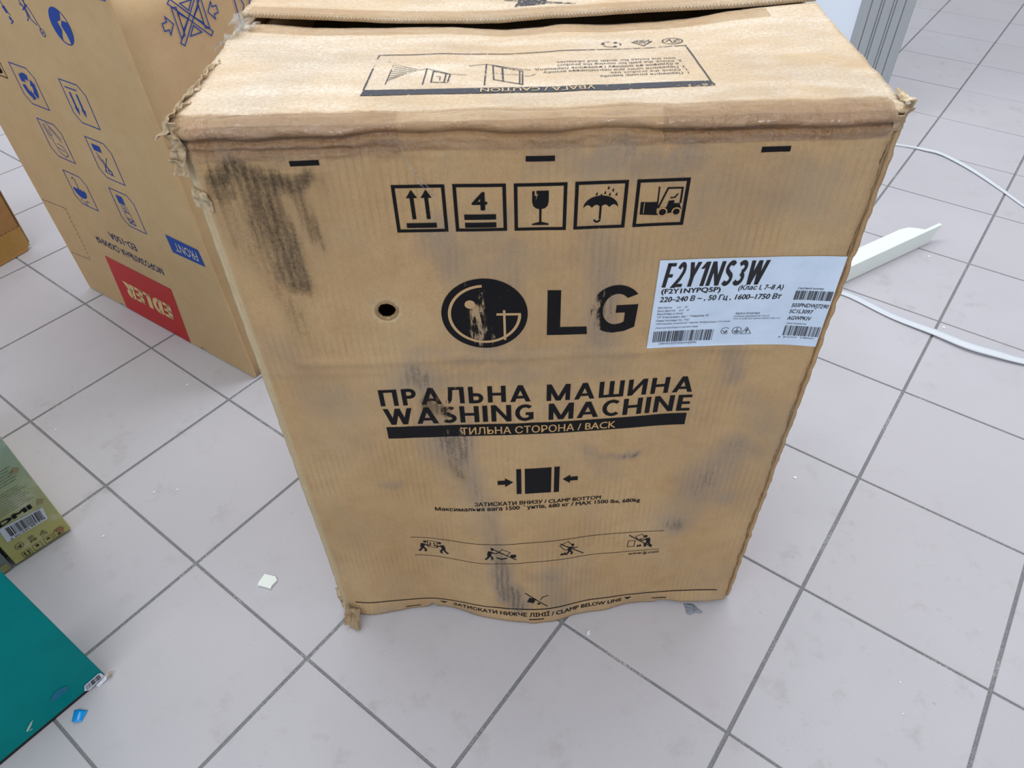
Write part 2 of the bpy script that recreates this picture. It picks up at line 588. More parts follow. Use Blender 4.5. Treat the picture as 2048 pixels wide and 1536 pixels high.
# ------------------------------------------------------------------ washing machine carton
XS=[0,.043,.156,.253,.345,.42,.528,.612,.655]
ZS=[0,.035,.16,.21,.29,.46,.6,.75,.85]
YT=[[0,-.012,.001,-.025,-.035,-.018,-.002,-.008,-.002],
    [-.001,-.006,-.002,-.020,-.027,-.011,-.001,.002,0],
    [0,0,0,-.018,-.016,-.005,0,0,0],
    [0,0,0,-.016,-.013,-.003,.001,.001,0],
    [0,0,-.002,-.006,-.003,.001,.003,.003,0],
    [0,0,0,.0005,.003,.006,.011,.008,0],
    [0,0,0,0,.002,.003,.005,.005,0],
    [0,0,0,-.001,-.001,0,.002,.002,0],
    [0,0,0,0,0,0,0,0,0]]
def _seg(a,v):
    for i in range(len(a)-2):
        if v<a[i+1]: return i,max(0.,(v-a[i])/(a[i+1]-a[i]))
    i=len(a)-2; return i,min(1.,(v-a[i])/(a[i+1]-a[i]))
def _cr(p0,p1,p2,p3,t):
    return .5*(2*p1+(p2-p0)*t+(2*p0-5*p1+4*p2-p3)*t*t+(3*p1-p0-3*p2+p3)*t*t*t)
def bulge(x,z):
    i,t=_seg(XS,x); j,s=_seg(ZS,z); n=len(XS); m=len(ZS)
    g=lambda a,k:a[min(max(k,0),len(a)-1)]
    r=[_cr(*[g(g(YT,j+dj),i+di) for di in (-1,0,1,2)],t) for dj in (-1,0,1,2)]
    return _cr(*r,s)

XL, XR = -.003, .649                 # left fold and torn right edge of the front panel
SA, RR = .846, .013                  # where the front starts to roll over, and the roll radius
SE = SA + RR * math.pi / 4           # the fold line between front and top
ST = SA + RR * math.pi / 2           # where the top gets level
SEAM = .270
EDGE_FRONT = [(-.01, .8603), (.027, .8589), (.08, .8532), (.1635, .8511), (.236, .851), (.2995, .8467), (.345, .8491), (.364, .8511), (.418, .8492), (.455, .8505), (.51, .8535), (.562, .8609), (.584, .8636), (.664, .868)]
EDGE_REAR = [(0, .8655), (.0816, .8614), (.172, .8559), (.271, .8529), (.291, .8529), (.345, .856), (.418, .8585), (.49, .8605), (.58, .8634), (.664, .868)]
def lerp_tab(T, x):
    if x <= T[0][0]:
        return T[0][1]
    for (a, p), (b, q) in zip(T, T[1:]):
        if x < b:
            t = (x - a) / (b - a)
            return p + (q - p) * t
    return T[-1][1]

def gauss(d, w):
    return math.exp(-(d / w) ** 2)

def seg_d(px, py, ax, ay, bx, by):
    dx, dy = bx - ax, by - ay
    t = max(0., min(1., ((px - ax) * dx + (py - ay) * dy) / (dx * dx + dy * dy + 1e-12)))
    return math.hypot(px - ax - t * dx, py - ay - t * dy)

def cap(px, py, pts, w, soft=.5):
    d = min(seg_d(px, py, *a, *b) for a, b in zip(pts, pts[1:]))
    t = max(0., min(1., (w - d) / (w * soft)))
    return t * t * (3 - 2 * t)

PEEL = [(.128, .815), (.118, .78), (.128, .70), (.140, .62), (.150, .55)]
def peel_side(x, z):
    for (a, za), (b, zb) in zip(PEEL, PEEL[1:]):
        if zb <= z <= za:
            return x - (a + (b - a) * (za - z) / (za - zb))
    return 1.

def skin(x, s, off=0.):
    """point on the carton's front-and-top skin; s runs up the front, over the fold and back along the top"""
    if s <= SA:
        y, z, ny, nzz = 0., s, -1., 0.
    elif s < ST:
        a = (s - SA) / RR
        y, z, ny, nzz = RR * (1 - math.cos(a)), SA + RR * math.sin(a), -math.cos(a), math.sin(a)
    else:
        y, z, ny, nzz = RR + s - ST, SA + RR, 0., 1.
    d = 0.
    if s < SA + .02:
        d -= bulge(x, min(s, .85))
        # worn creases and dents across the big face
        d += .0026 * gauss(s - .574 - .004 * nz(x * 9, 3), .005) * (1 if .05 < x < .6 else 0)
        d += .0022 * nz(x * 7, s * 4, 5) + .0007 * nz(x * 30, s * 14, 9)
        if .55 < s < .815:
            d += .0013 * max(0., min(1., -peel_side(x, s) / .004)) * (1 if x > .0 else 0)
        if s < .045:
            d += .003 * nz(x * 28, 1.5) * (1 - s / .045)
    e = s - SE
    g = gauss(e, .034)
    if g > .01:
        # crushed, taped fold: long soft ridges with narrow wandering creases
        zc = -.011 + .0055 * nz(x * 7, 20.3) + .003 * nz(x * 21, 4.2)
        d -= (.0050 + .003 * nz(x * 9, 7.7)) * gauss(e - zc, .0024)
        d += .0032 * gauss(e - zc - .006, .0045)
        z2 = -.021 + .008 * nz(x * 6, 41.7)
        d -= .0030 * max(0., .25 + nz(x * 5, 12.9) * 1.6) * gauss(e - z2, .0018)
        z3 = .018 + .006 * nz(x * 8, 33.1)
        d -= .0018 * gauss(e - z3, .0018)
        d += g * (.0024 * nz(x * 16, e * 60, 2.) + .0016 * nz(x * 45, e * 150, 8.) + .0008 * nz(x * 120, e * 200, 5.))
    if s > ST:
        w = min(1., max(0., (y - RR) / (SEAM - RR)))
        z += (lerp_tab(EDGE_FRONT, x) - .859) * w ** 1.8
        d += (.0016 * nz(x * 6, y * 9, 4.4) + .0006 * nz(x * 28, y * 30, 6.)) * min(1, w * 6)
    if x < .011:                                    # worn left fold
        y += (.011 - x) * .75 * (1 if s < SA else max(0, 1 - (s - SA) / .03))
    return Vector((x, y + ny * (d + off), z + nzz * (d + off)))

def fmap(x, z, off=0.):
    return skin(x, z, off)

def tmap(x, y, off=0.):
    return skin(x, ST + y - RR, off)

DIRT = [([(.178, .548), (.205, .53), (.215, .47), (.232, .38), (.245, .31), (.262, .20), (.278, .10), (.30, .05)], .038, .95),
        ([(.205, .40), (.225, .36)], .030, .7),
        ([(.235, .735), (.262, .66), (.275, .60)], .040, .70),
        ([(.30, .72), (.285, .62)], .026, .50),
        ([(.388, .735), (.395, .66), (.405, .60)], .034, .80),
        ([(.600, .385), (.575, .33), (.55, .28), (.535, .235)], .052, 1.0),
        ([(.55, .34), (.60, .29)], .04, .70),
        ([(.405, .398), (.415, .385), (.46, .392)], .013, .95),
        ([(.352, .12), (.368, .04)], .036, .80),
        ([(.565, .56), (.57, .525)], .026, .80),
        ([(.33, .822), (.47, .815)], .030, .75),
        ([(.47, .815), (.62, .80)], .026, .45),
        ([(.50, .79), (.60, .77)], .05, .45),
        ([(.60, .48), (.625, .44)], .035, .55),
        ([(.118, .345), (.135, .345)], .013, .7),
        ([(.20, .47), (.20, .40)], .035, .55),
        ([(.25, .70), (.42, .71)], .035, .45),
        ([(.44, .575), (.18, .575)], .016, .50),
        ([(.17, .54), (.46, .55)], .022, .40),
        ([(.30, .77), (.24, .72)], .03, .35),
        ([(.03, .60), (.08, .50)], .05, .30),
        ([(.415, .375), (.43, .34)], .02, .45)]
SOOT = [([(.030, .812), (.080, .802), (.105, .80)], .030, .95), ([(.055, .80), (.065, .74), (.075, .69)], .034, .9),
        ([(.09, .80), (.105, .73)], .020, .75), ([(.02, .815), (.035, .79)], .018, .8), ([(.03, .78), (.05, .70), (.07, .62)], .030, .6),
        ([(.190, .505), (.215, .480)], .022, .9), ([(.215, .39), (.225, .35)], .018, .7), ([(.255, .26), (.27, .16)], .014, .55)]
def fmask(x, z):
    x0, z0 = x, z
    x += .016 * nz(x0 * 22, z0 * 9, 1.3) + .008 * nz(x0 * 70, z0 * 18, 4.1)
    z += .020 * nz(x0 * 26, z0 * 12, 7.7) + .010 * nz(x0 * 110, z0 * 16, 2.2)
    d = max(a * cap(x, z, p, w, .8) for p, w, a in DIRT)
    k = max(a * cap(x, z, p, w, .9) for p, w, a in SOOT)
    if z0 < .03:
        z = z0
        d = max(d, .5 * (1 - z / .03) + .25 * nz(x * 20, 2))
    p = 0.
    x, z = x0, z0
    d *= max(.15, min(1., .75 + 1.1 * nz(x * 16, z * 10, 12.)))
    if x < .014:
        p = .75 * (1 - x / .014) + (.3 if z > .5 else .1) * (1 if x < .011 else 0)
    p = max(p, .25 * max(0, nz(x * 9, z * 5, 3)))
    return max(0, d), k, max(0., p)

def wear(x, z):
    d = max(a * cap(x, z, p, w, .8) for p, w, a in DIRT[:7])
    k = 1.0 * cap(x, z, [(.195, .505), (.205, .49), (.215, .43)], .018, .8)
    n = cap(x, z, [(.262, .645), (.262, .60)], .018, .8)
    q = cap(x, z, [(.386, .665), (.392, .615)], .012, .8)
    return (max(d * .20, k * .22, n * .32, q * .38), 0, 0)

LG = thing('washing_machine_carton', (.325, .25, 0), 'battered brown washing machine carton with black print, standing upright on the tiles', 'carton')

# front panel ----------------------------------------------------
HOLE = Vector((.1625, .647))
xs = [XL + (XR - XL) * i / 132 for i in range(133)]
ss = [.005 * j for j in range(160)] + [.80 + (SE - .80) * j / 44 for j in range(45)]
NS = len(ss) - 1
def bottom(x):
    z = .003 + .004 * nz(x * 14, 8.8) + .002 * nz(x * 60, 1.1)
    if .148 < x < .16:
        z += .012
    if x > .53:
        z += .006 * min(1, (x - .53) / .004)
    return max(.0008, z)
v, mk, keep = [], [], []
for j, s in enumerate(ss):
    for i, x in enumerate(xs):
        xx, zz = x, s
        if s < .02:
            b = bottom(x)
            zz = b + (s / .02) * (.02 - b)
        if i == 132:
            xx += .0022 * nz(s * 40, 2.2) + .0012 * nz(s * 160, 3.3)
        if i == 0:
            xx += .0015 * nz(s * 60, 6.2)
        h = Vector((xx, zz)) - HOLE
        dead = h.length < .0098
        m_ = list(fmask(xx, zz))
        if not dead and h.length < .017:
            r = .0098 + (h.length - .0098) * .4 + .0018 * nz(h.x * 300, h.y * 300)
            q = HOLE + h.normalized() * r
            xx, zz = q.x, q.y
            m_[2] = .9
        v.append(skin(xx, zz))
        mk.append(m_)
        keep.append(not dead)
f = []
for j in range(NS):
    for i in range(132):
        q = (j * 133 + i, j * 133 + i + 1, (j + 1) * 133 + i + 1, (j + 1) * 133 + i)
        if all(keep[k] for k in q):
            f.append(q)
me = mesh(v, f, True)
ca = me.color_attributes.new('mask', 'FLOAT_COLOR', 'POINT')
ca.data.foreach_set('color', [c for mmm in mk for c in (*mmm, 1)])
bm = bmesh.new(); bm.from_mesh(me)
bmesh.ops.delete(bm, geom=[q for q in bm.verts if not q.link_faces], context='VERTS')
bm.to_mesh(me); bm.free()
front = solidify(link('front_panel', me, KRAFT, LG), .0045)
# frayed paper round the punched hole
hv, hf, N = [], [], 26
for i in range(N):
    a = i / N * 2 * math.pi
    for k in range(3):
        r = (.0094 + .0022 * nz(a * 2, 3) + .001 * nz(a * 7, 5), .0108, .0132 + .0014 * nz(a * 3, 1))[k]
        hv.append(skin(HOLE.x + r * math.cos(a), HOLE.y + r * math.sin(a), (-.0022, .0012 + .0006 * nz(a * 5, 7), .0002)[k]))
for i in range(N):
    for k in range(2):
        a, b = i * 3 + k, ((i + 1) % N) * 3 + k
        hf.append((a, a + 1, b + 1, b))
link('torn_hole_rim', mesh(hv, hf, True), KRAFT_EDGE, front)

# top front flap --------------------------------------------------
def top_mask(x, y):
    p = .50 + .35 * nz(x * 5, y * 11, 3.3) + .35 * max(0., nz(x * 24, y * 70, 1.2)) + .5 * max(0., nz(x * 9, y * 40, 6.6))
    d = .35 * max(0, nz(x * 12, y * 25, 8.)) + .45 * cap(x, y, [(.03, .20), (.10, .16), (.06, .04)], .05, .9) + .4 * cap(x, y, [(.30, .03), (.55, .03)], .03, .9) + .35 * cap(x, y, [(.55, .10), (.63, .05)], .05, .9)
    return d, .55 * cap(x, y, [(.02, .16), (.05, .15)], .02, .9), min(1, p)
XT = .659
v, mk = [], []
NX, NY = 132, 70
for j in range(NY + 1):
    for i in range(NX + 1):
        x = XL + (XT - XL) * i / NX
        y = SE + (.055 * j / 34 if j <= 34 else .055 + (ST + SEAM - RR - SE - .055) * (j - 34) / 36)
        if j == NY:
            y += .0016 * nz(x * 40, 5.5)
        if i == 0:
            x += .003 * nz(y * 40, 2.8) + .0015 * nz(y * 130, 2.8) - .003
        if i == NX:
            x += .0018 * nz(y * 50, 9.9)
        v.append(skin(x, y))
        mk.append(top_mask(x, y - ST))
me = mesh(v, [(j * (NX + 1) + i, j * (NX + 1) + i + 1, (j + 1) * (NX + 1) + i + 1, (j + 1) * (NX + 1) + i) for j in range(NY) for i in range(NX)], True)
ca = me.color_attributes.new('mask', 'FLOAT_COLOR', 'POINT')
ca.data.foreach_set('color', [c for mmm in mk for c in (*mmm, 1)])
top = solidify(link('top_flap', me, KRAFT_TOP, LG), .0045)

# rear top flap ---------------------------------------------------
def rear(a, b, off=0.):
    x = -.002 + .661 * a
    y = SEAM + .004 + (.5 - SEAM - .004) * b + (.0018 * nz(x * 35, 3.1) if b == 0 else 0)
    if a == 0:
        x += .002 * nz(y * 60, 1.)
    z0 = lerp_tab(EDGE_REAR, x) + .0055
    z = z0 + (.869 - z0) * min(1, b * 1.3) ** .8 + .0014 * nz(x * 8, y * 9, 1.) - .012 * max(0, (b - .93) / .07) ** 2
    return Vector((x, y, z + off))
me = grid(90, 34, rear)
ca = me.color_attributes.new('mask', 'FLOAT_COLOR', 'POINT')
off_ = [top_mask(p.co.x, p.co.y) for p in me.vertices]
ca.data.foreach_set('color', [c for mmm in off_ for c in (*mmm, 1)])
reart = solidify(link('rear_top_flap', me, KRAFT_TOP, LG), .0055)
# zigzag flute seen in the cut edge of the rear flap
zv, zf = [], []
for i in range(331):
    x = .004 + .65 * i / 330
    p = rear((x + .002) / .661, 0)
    zz = p.z - .0028 + (.0019 if i % 2 else -.0019)
    for dz in (-.0004, .0004):
        zv.append((p.x, p.y - .0006, zz + dz))
for i in range(330):
    zf.append((2 * i, 2 * i + 2, 2 * i + 3, 2 * i + 1))
link('flute_edge', mesh(zv, zf), KRAFT_EDGE, reart)

# other walls -----------------------------------------------------
def wall(name, fn, nx, ny, mat=KRAFT):
    return solidify(link(name, grid(nx, ny, fn), mat, LG), .005)
wall('left_panel', lambda a, b: Vector((XL + .0035 + .0025 * nz(a * 6, b * 9, 4) - .004 * math.sin(a * 3.14) , .5 - .4885 * a, .002 + .852 * b)), 40, 60)
wall('right_panel', lambda a, b: Vector((.6605 + .0012 * nz(a * 8, b * 40, 1.) + (.0018 * nz(b * 60, 2.2) if a < .03 else 0), .0055 + .494 * a + (.0016 * nz(b * 90, 5.5) if a == 0 else 0), .004 + .853 * b)), 30, 170)
wall('back_panel', lambda a, b: Vector((.657 - .657 * a, .5, .002 + .860 * b)), 20, 24)
# inner board layer that shows as the second ragged edge in the right seam
me = grid(3, 200, lambda a, b: Vector((.6515 + .0035 * a + .0010 * nz(b * 120, 3.) + .0008 * nz(b * 40, a), .004 + .002 * a + .0016 * nz(b * 70, 8.), .006 + .842 * b)))
solidify(link('seam_flap', me, KRAFT_EDGE, LG), .0022)
me = grid(4, 20, lambda a, b: Vector((.06 * a + .64 * 0 + .006, .03 + .44 * b, .842)))
link('side_flap', me, KRAFT_IN, LG)
me = grid(4, 20, lambda a, b: Vector((.595 + .06 * a, .03 + .44 * b, .842)))
link('side_flap', me, KRAFT_IN, LG)

# torn, crushed corners --------------------------------------------
def scrap(name, parent, c, u, w, nx, ny, amp, seed, mat=KRAFT_EDGE, pale=.5, curl=0., frq=60):
    """small crumpled patch of torn board: base corner c, spans u and w, out along their normal"""
    u, w = Vector(u), Vector(w)
    n = u.cross(w).normalized()
    def fn(a, b):
        rag = 1.
        p = Vector(c) + u * (a + .10 * nz(b * 5 + seed, seed)) + w * (b + .14 * nz(a * 6 + seed, seed * 2.))
        p += n * (amp * nz(p.x * frq + seed, p.y * frq, p.z * frq) * 2 + curl * b * b)
        return p
    me = grid(nx, ny, fn, False)
    ca = me.color_attributes.new('mask', 'FLOAT_COLOR', 'POINT')
    r = random.Random(seed)
    ca.data.foreach_set('color', [c_ for _ in me.vertices for c_ in (r.uniform(0, .5), 0, r.uniform(0, pale), 1)])
    return solidify(link(name, me, mat, parent), .0012, 0)
# lower left: kicked-out tongue and the ripped hem behind it
scrap('torn_tongue', LG, (.006, -.006, .030), (.026, -.008, -.006), (.000, -.020, -.026), 10, 10, .006, 3, KRAFT_EDGE, .3, -.006, 75)
scrap('torn_corner', LG, (-.004, .006, .002), (.016, .000, .004), (-.004, .004, .055), 6, 12, .004, 5, KRAFT_EDGE, .9)
scrap('torn_corner', LG, (-.009, .016, .001), (.014, -.006, .002), (.002, .002, .035), 5, 8, .004, 8, KRAFT_EDGE, .9)
# upper left: layers bent out along the top edge
for k in range(7):
    y = .004 + .021 * k
    scrap('torn_corner', LG, (-.019 + .004 * nz(k, 3.3), y, .845 + .004 * nz(k, 1.1)), (.018, .003, .017), (.001, .024, .001), 5, 7, .004, 20 + k, KRAFT_EDGE, .8, 0., 90)
for k in range(4):
    scrap('torn_corner', LG, (-.012, .004 + .003 * k, .812 + .011 * k), (.017, -.010, .002), (.000, .003, .014), 6, 4, .0035, 40 + k, KRAFT_EDGE, .7, .002, 90)
# frayed paper peeling off the left fold
scrap('peeled_paper', LG, (-.007, .012, .775), (.020, -.016, .0), (.002, -.002, .022), 6, 6, .002, 51, KRAFT_EDGE, 1.)
# upper right: squashed rolls of board
for k in range(3):
    scrap('torn_corner', LG, (.648 + .003 * k, .001 + .004 * k, .838 + .004 * k), (.013, .006, -.001), (.0, .002, .014), 6, 5, .004, 60 + k, KRAFT_EDGE, .5, .003, 80)
scrap('torn_corner', LG, (.655, .014, .862), (.010, -.006, -.003), (.002, .020, .002), 5, 5, .003, 66, KRAFT_EDGE, 1.5)

# tapes -------------------------------------------------------------
def strip(name, x0, x1, s0, s1, mat, parent, off=.0007, nx=120, ny=12, wob=.0012, sd=0.):
    def fn(a, b):
        s = s0 + (s1 - s0) * b
        if b in (0, 1):
            s += wob * nz(a * 30, sd + b * 5)
        return skin(x0 + (x1 - x0) * a, s, off + .0006 * max(0, nz(a * 60, b * 6, sd)))
    return link(name, grid(nx, ny, fn), mat, parent)
strip('packing_tape', XL, XR - .001, SE - .025, SE + .022, TAPE, LG, .0007, 160, 30, sd=1)
strip('packing_tape', XL, .20, SE - .030, SE + .020, TAPE, LG, .0014, 60, 30, .004, 2.)
strip('packing_tape', .44, XR - .001, SE - .024, SE + .017, TAPE, LG, .0014, 70, 30, .002, 3.)
strip('packing_tape', .01, .60, ST + SEAM - RR - .030, ST + SEAM - RR - .001, TAPE, top, sd=4)
link('packing_tape', grid(90, 3, lambda a, b: rear(.01 + .96 * a, .095 * b, .0008)), TAPE, reart)
# crumpled clear tape ends poking past the left edge
for k, (c, u, w) in enumerate([((-.024, .215, .850), (.030, .006, .014), (.006, .034, .004)), ((-.018, .268, .856), (.026, .0, .008), (.002, .022, .006)), ((-.012, .246, .858), (.03, .0, .004), (.004, .012, .004))]):
    scrap('tape_end', LG, c, u, w, 8, 8, .005, 70 + k, TAPE_CLEAR, 0., 0., 90)
# clear tape ends on the fold with white stress marks, and loose threads of film on the front
for k, pts in enumerate([[(.20, .842), (.205, .825), (.214, .80), (.226, .785), (.238, .773)], [(.20, .842), (.212, .812), (.226, .790), (.236, .774)], [(.213, .795), (.226, .803), (.246, .795), (.252, .794)], [(.195, .803), (.203, .798)]]):
    vv, ff = [], []
    for i, (x, z) in enumerate(pts):
        w = .0004 + .0006 * math.sin(i / (len(pts) - 1) * 3.14)
        vv += [skin(x - w, z, .0015 + .002 * math.sin(i * 1.3)), skin(x + w, z, .0015 + .002 * math.sin(i * 1.3))]
        if i:
            ff.append((2 * i - 2, 2 * i - 1, 2 * i + 1, 2 * i))
    link('film_thread', mesh(vv, ff), TAPE_CLEAR, front)

# ------------------------------------------------------------------ prints on the front panel
def fprint(p, name, mat=INK, off=.0005, cut=.012, label=None):
    o = p.build(name, mat, front, fmap, off, cut, wear)
    if label:
        o['label'] = label
    return o
for x, z in ((.111, .8225), (.329, .8215), (.547, .8235)):
    p = Print(); p.rect(x - .0135, z - .0027, x + .0135, z + .0027); fprint(p, 'printed_bar')
SQ = [.187, .2455, .304, .3625, .4215]
def square(k):
    p = Print()
    p.frame(SQ[k], .745, SQ[k] + .051, .797, .0034)
    return p
p = square(0)
for dx in (0, .0141):
    p.poly([(.1999 + dx, .783), (.2107 + dx, .783), (.2055 + dx, .7918)])
    p.poly([(.2034 + dx, .783), (.2072 + dx, .783), (.2076 + dx, .7598), (.2038 + dx, .7598)])
p.rect(.1972, .7500, .2270, .7555)
fprint(p, 'this_way_up_mark')
p = square(1)
p.text('4', .2628, .2780, .7691, .0187, .028)
p.rect(.2548, .7582, .2860, .7642); p.rect(.2550, .7492, .2860, .7550)
fprint(p, 'stacking_limit_mark')
p = square(2)
p.poly([(.3215, .7885), (.3238, .7885), (.3238, .7830), (.3256, .7838), (.3246, .7770), (.3272, .7858), (.3256, .7850), (.3256, .7888), (.3374, .7888), (.3374, .7770), (.3364, .7725), (.3340, .7700), (.3306, .7689), (.3306, .7545), (.3378, .7525), (.3378, .7510), (.3214, .7510), (.3214, .7525), (.3284, .7545), (.3284, .7689), (.3250, .7700), (.3225, .7725), (.3215, .7770)])
fprint(p, 'fragile_glass_mark')
p = square(3)
top_a = [(.3882 + .0170 * math.cos(math.radians(a)), .7688 + .0128 * math.sin(math.radians(a))) for a in range(0, 181, 12)]
low = []
for k in range(4):
    x0 = .3712 + .0085 * k
    low += [(x0 + .0085 * t, .7688 + .0032 * math.sin(3.14159 * t)) for t in (.25, .5, .75)] + ([(x0 + .0085, .7688)] if k < 3 else [])
p.poly(top_a + low)
p.rect(.3872, .756, .3892, .7695); p.rect(.3874, .781, .3890, .7830)
p.arc(.3855, .7555, .0027, 180, 360, .0019)
for x, z in ((.3835, .7835), (.3915, .7845), (.3945, .7895), (.3990, .7870), (.3962, .7825), (.4025, .7825)):
    p.poly([(x + .0007, z + .0022), (x - .0009, z - .0004), (x - .0006, z - .0014), (x + .0004, z - .0016), (x + .0010, z - .0008)])
fprint(p, 'keep_dry_umbrella_mark')
p = square(4)
p.poly([(.4274, .7590), (.4272, .7728), (.4298, .7728), (.4302, .7725), (.4432, .7722), (.4440, .7592), (.4460, .7592), (.4470, .7640), (.4530, .7660), (.4545, .7730), (.4600, .7735), (.4600, .7700), (.4655, .7700), (.4676, .7640), (.4673, .7610), (.4545, .7590), (.4440, .7575)])
p.stroke([(.4435, .7887), (.4440, .7650)], .0014)
p.stroke([(.4450, .7655), (.4522, .7868), (.4662, .7866), (.4662, .7700)], .0018)
p.stroke([(.4555, .7762), (.4600, .7765), (.4625, .7805)], .0014)
fprint(p, 'forklift_mark')
p = Print(); p.disc(.4497, .7610, .0048); p.disc(.4633, .7610, .0046)
p.rect(.4305, .7604, .4311, .7718)
fprint(p, 'printed_gap', INK_KR, .0009)
p = Print(); p.disc(.4497, .7610, .0036); p.disc(.4633, .7610, .0034)
fprint(p, 'forklift_wheels', INK, .0012)

# round face emblem and letters
p = Print(); p.disc(.2692, .6382, .0476, .0488, 56); fprint(p, 'round_face_emblem', INK, .0005, .008)
p = Print()
p.arc(.2692, .6382, .0387, 92, 358, .0034, .0392, 60)
p.disc(.2538, .6530, .0058)
p.stroke([(.2822, .6382), (.3092, .6380)], .0032)
p.rect(.2895, .6010, .2922, .6440)
fprint(p, 'emblem_gap', INK_KRF, .0009, .008)
p = Print()
p.poly([(.3383, .6698), (.3527, .6694), (.3530, .6176), (.3828, .6168), (.3838, .6055), (.3383, .6062)])
A = [(.4140 + .0287 * math.cos(math.radians(a)), .6395 + .0335 * math.sin(math.radians(a))) for a in range(38, 271, 8)]
B = [(.4150 + .0155 * math.cos(math.radians(a)), .6395 + .0215 * math.sin(math.radians(a))) for a in range(270, 41, -8)]
p.poly(A + [(.4260, .6075), (.4370, .6130), (.4383, .6457), (.4142, .6450), (.4142, .6345), (.4245, .6345), (.4245, .6215), (.4205, .6190)] + B)
fprint(p, 'brand_lettering', INK, .0005, .008)
p = Print()
drawn_text(p, 'ПРАЛЬНА МАШИНА', .1347, .5215, .4985, .0283, .20, .165, .19)
drawn_text(p, 'WASHING MACHINE', .1358, .5235, .4640, .0292, .20, .165, .15)
fprint(p, 'product_lettering', INK, .0005, .012)
p = Print(); p.rect(.1358, .4385, .5212, .4598); fprint(p, 'printed_band')
p = Print(); p.text('ТИЛЬНА СТОРОНА / BACK', .2300, .4298, .4420, .0122, .014); fprint(p, 'band_lettering', INK_KR, .0010)
p = Print()
p.rect(.3000, .3186, .3067, .3705); p.rect(.3116, .3182, .3482, .3708); p.rect(.3522, .3180, .3594, .3712)
p.poly([(.2739, .3395), (.2739, .3480), (.2842, .3480), (.2842, .3526), (.2955, .3440), (.2842, .3346), (.2842, .3395)])
p.poly([(.3851, .3405), (.3851, .3487), (.3744, .3487), (.3744, .3532), (.3641, .3447), (.3744, .3358), (.3744, .3405)])
fprint(p, 'clamp_mark')
p = Print()
p.text('ЗАТИСКАТИ ВНИЗУ / CLAMP BOTTOM', .2392, .4204, .2950, .0074, .026)
p.text('Максимальна вага 1500 фунтів, 680 кг / MAX 1500 lbs, 680kg', .1820, .4779, .2848, .0074, .026)
fprint(p, 'clamp_lettering')
p = Print()
p.stroke([(.1376, .2125), (.5215, .2122)], .0011); p.stroke([(.1386, .1630), (.5199, .1634)], .0011)
fprint(p, 'printed_rule')
def man(p, x, z, s=1., k=1.):
    """small bending handler, feet at (x, z), leaning towards +s"""
    q = lambda a, b: (x + a * s * k, z + b * k)
    p.disc(*q(.0035, .0275), .0028 * k)
    p.stroke([q(0, .0225), q(-.002, .012)], .0065 * k)
    p.stroke([q(.001, .021), q(.007, .017), q(.012, .019)], .0024 * k)
    p.stroke([q(-.001, .012), q(.003, .006), q(.002, .000)], .0034 * k)
    p.stroke([q(-.002, .012), q(-.004, .006), q(-.008, .001)], .0034 * k)
def crate(p, x, z, w, h, a=0.):
    c, s = math.cos(a), math.sin(a)
    p.stroke([(x + c * u - s * v, z + s * u + c * v) for u, v in ((-w / 2, -h / 2), (w / 2, -h / 2), (w / 2, h / 2), (-w / 2, h / 2))], .0011, True)
p = Print(); man(p, .1545, .1735); man(p, .1840, .1735, -1)
crate(p, .1690, .1955, .0150, .0165, -.06)
for dx in (-.003, .003):
    p.stroke([(.1690 + dx, .1910), (.1690 + dx, .1985)], .0014); p.poly([(.1672 + dx, .1975), (.1708 + dx, .1975), (.1690 + dx, .2005)])
fprint(p, 'two_person_lift_mark')
p = Print(); man(p, .2575, .1735); crate(p, .2790, .1930, .0150, .0095, -.6); p.rect(.2880, .1790, .2965, .1870)
p.stroke([(.2660, .1800), (.2740, .1760), (.2830, .1780)], .003); p.stroke([(.2580, .2050), (.2970, .1730)], .0018)
fprint(p, 'no_drop_mark')
p = Print(); man(p, .3800, .1725, 1., .9); crate(p, .3740, .1960, .0150, .0160, .6)
p.poly([(.3640, .1735), (.3670, .1800), (.3690, .1760), (.3720, .1810), (.3735, .1755), (.3760, .1735)])
p.stroke([(.3640, .2035), (.4010, .1700)], .0018)
fprint(p, 'no_roll_mark')
p = Print(); man(p, .4990, .1725, -1); crate(p, .4745, .1830, .0105, .0150, -.05); crate(p, .4870, .1985, .0110, .0100, .5)
p.poly([(.4830, .1735), (.4850, .1790), (.4875, .1760), (.4890, .1810), (.4910, .1740)])
p.stroke([(.4695, .2050), (.5075, .1700)], .0018)
fprint(p, 'no_tipping_mark')
p = Print(); p.text('www.lg.com', .4730, .5205, .1535, .0070, .012, .25); fprint(p, 'web_address')
p = Print(); p.stroke([(.0245 + .6090 * k / 12, .0350) for k in range(13)], .0024); fprint(p, 'clamp_line')
p = Print(); p.text('ЗАТИСКАТИ НИЖЧЕ ЛІНІЇ / CLAMP BELOW LINE', .1880, .4732, .0185, .0082, .03)
for x in (.1723, .4833):
    p.poly([(x - .0065, .0272), (x + .0065, .0272), (x, .0200)])
fprint(p, 'clamp_line_lettering')
for x, z in ((.1195, .0125), (.3280, .0120), (.5375, .0170)):
    p = Print(); p.rect(x - .0125, z - .0012, x + .0125, z + .0012); fprint(p, 'printed_bar')
p = Print(); p.poly([(.3125, .0560), (.3235, .0530), (.3275, .0650), (.3165, .0680)]); p.disc(.3320, .0510, .0026)
p.stroke([(.3096, .0810), (.3466, .0420)], .0018); p.stroke([(.3345, .0620), (.3385, .0690), (.3480, .0720)], .0016)
fprint(p, 'no_hook_mark')

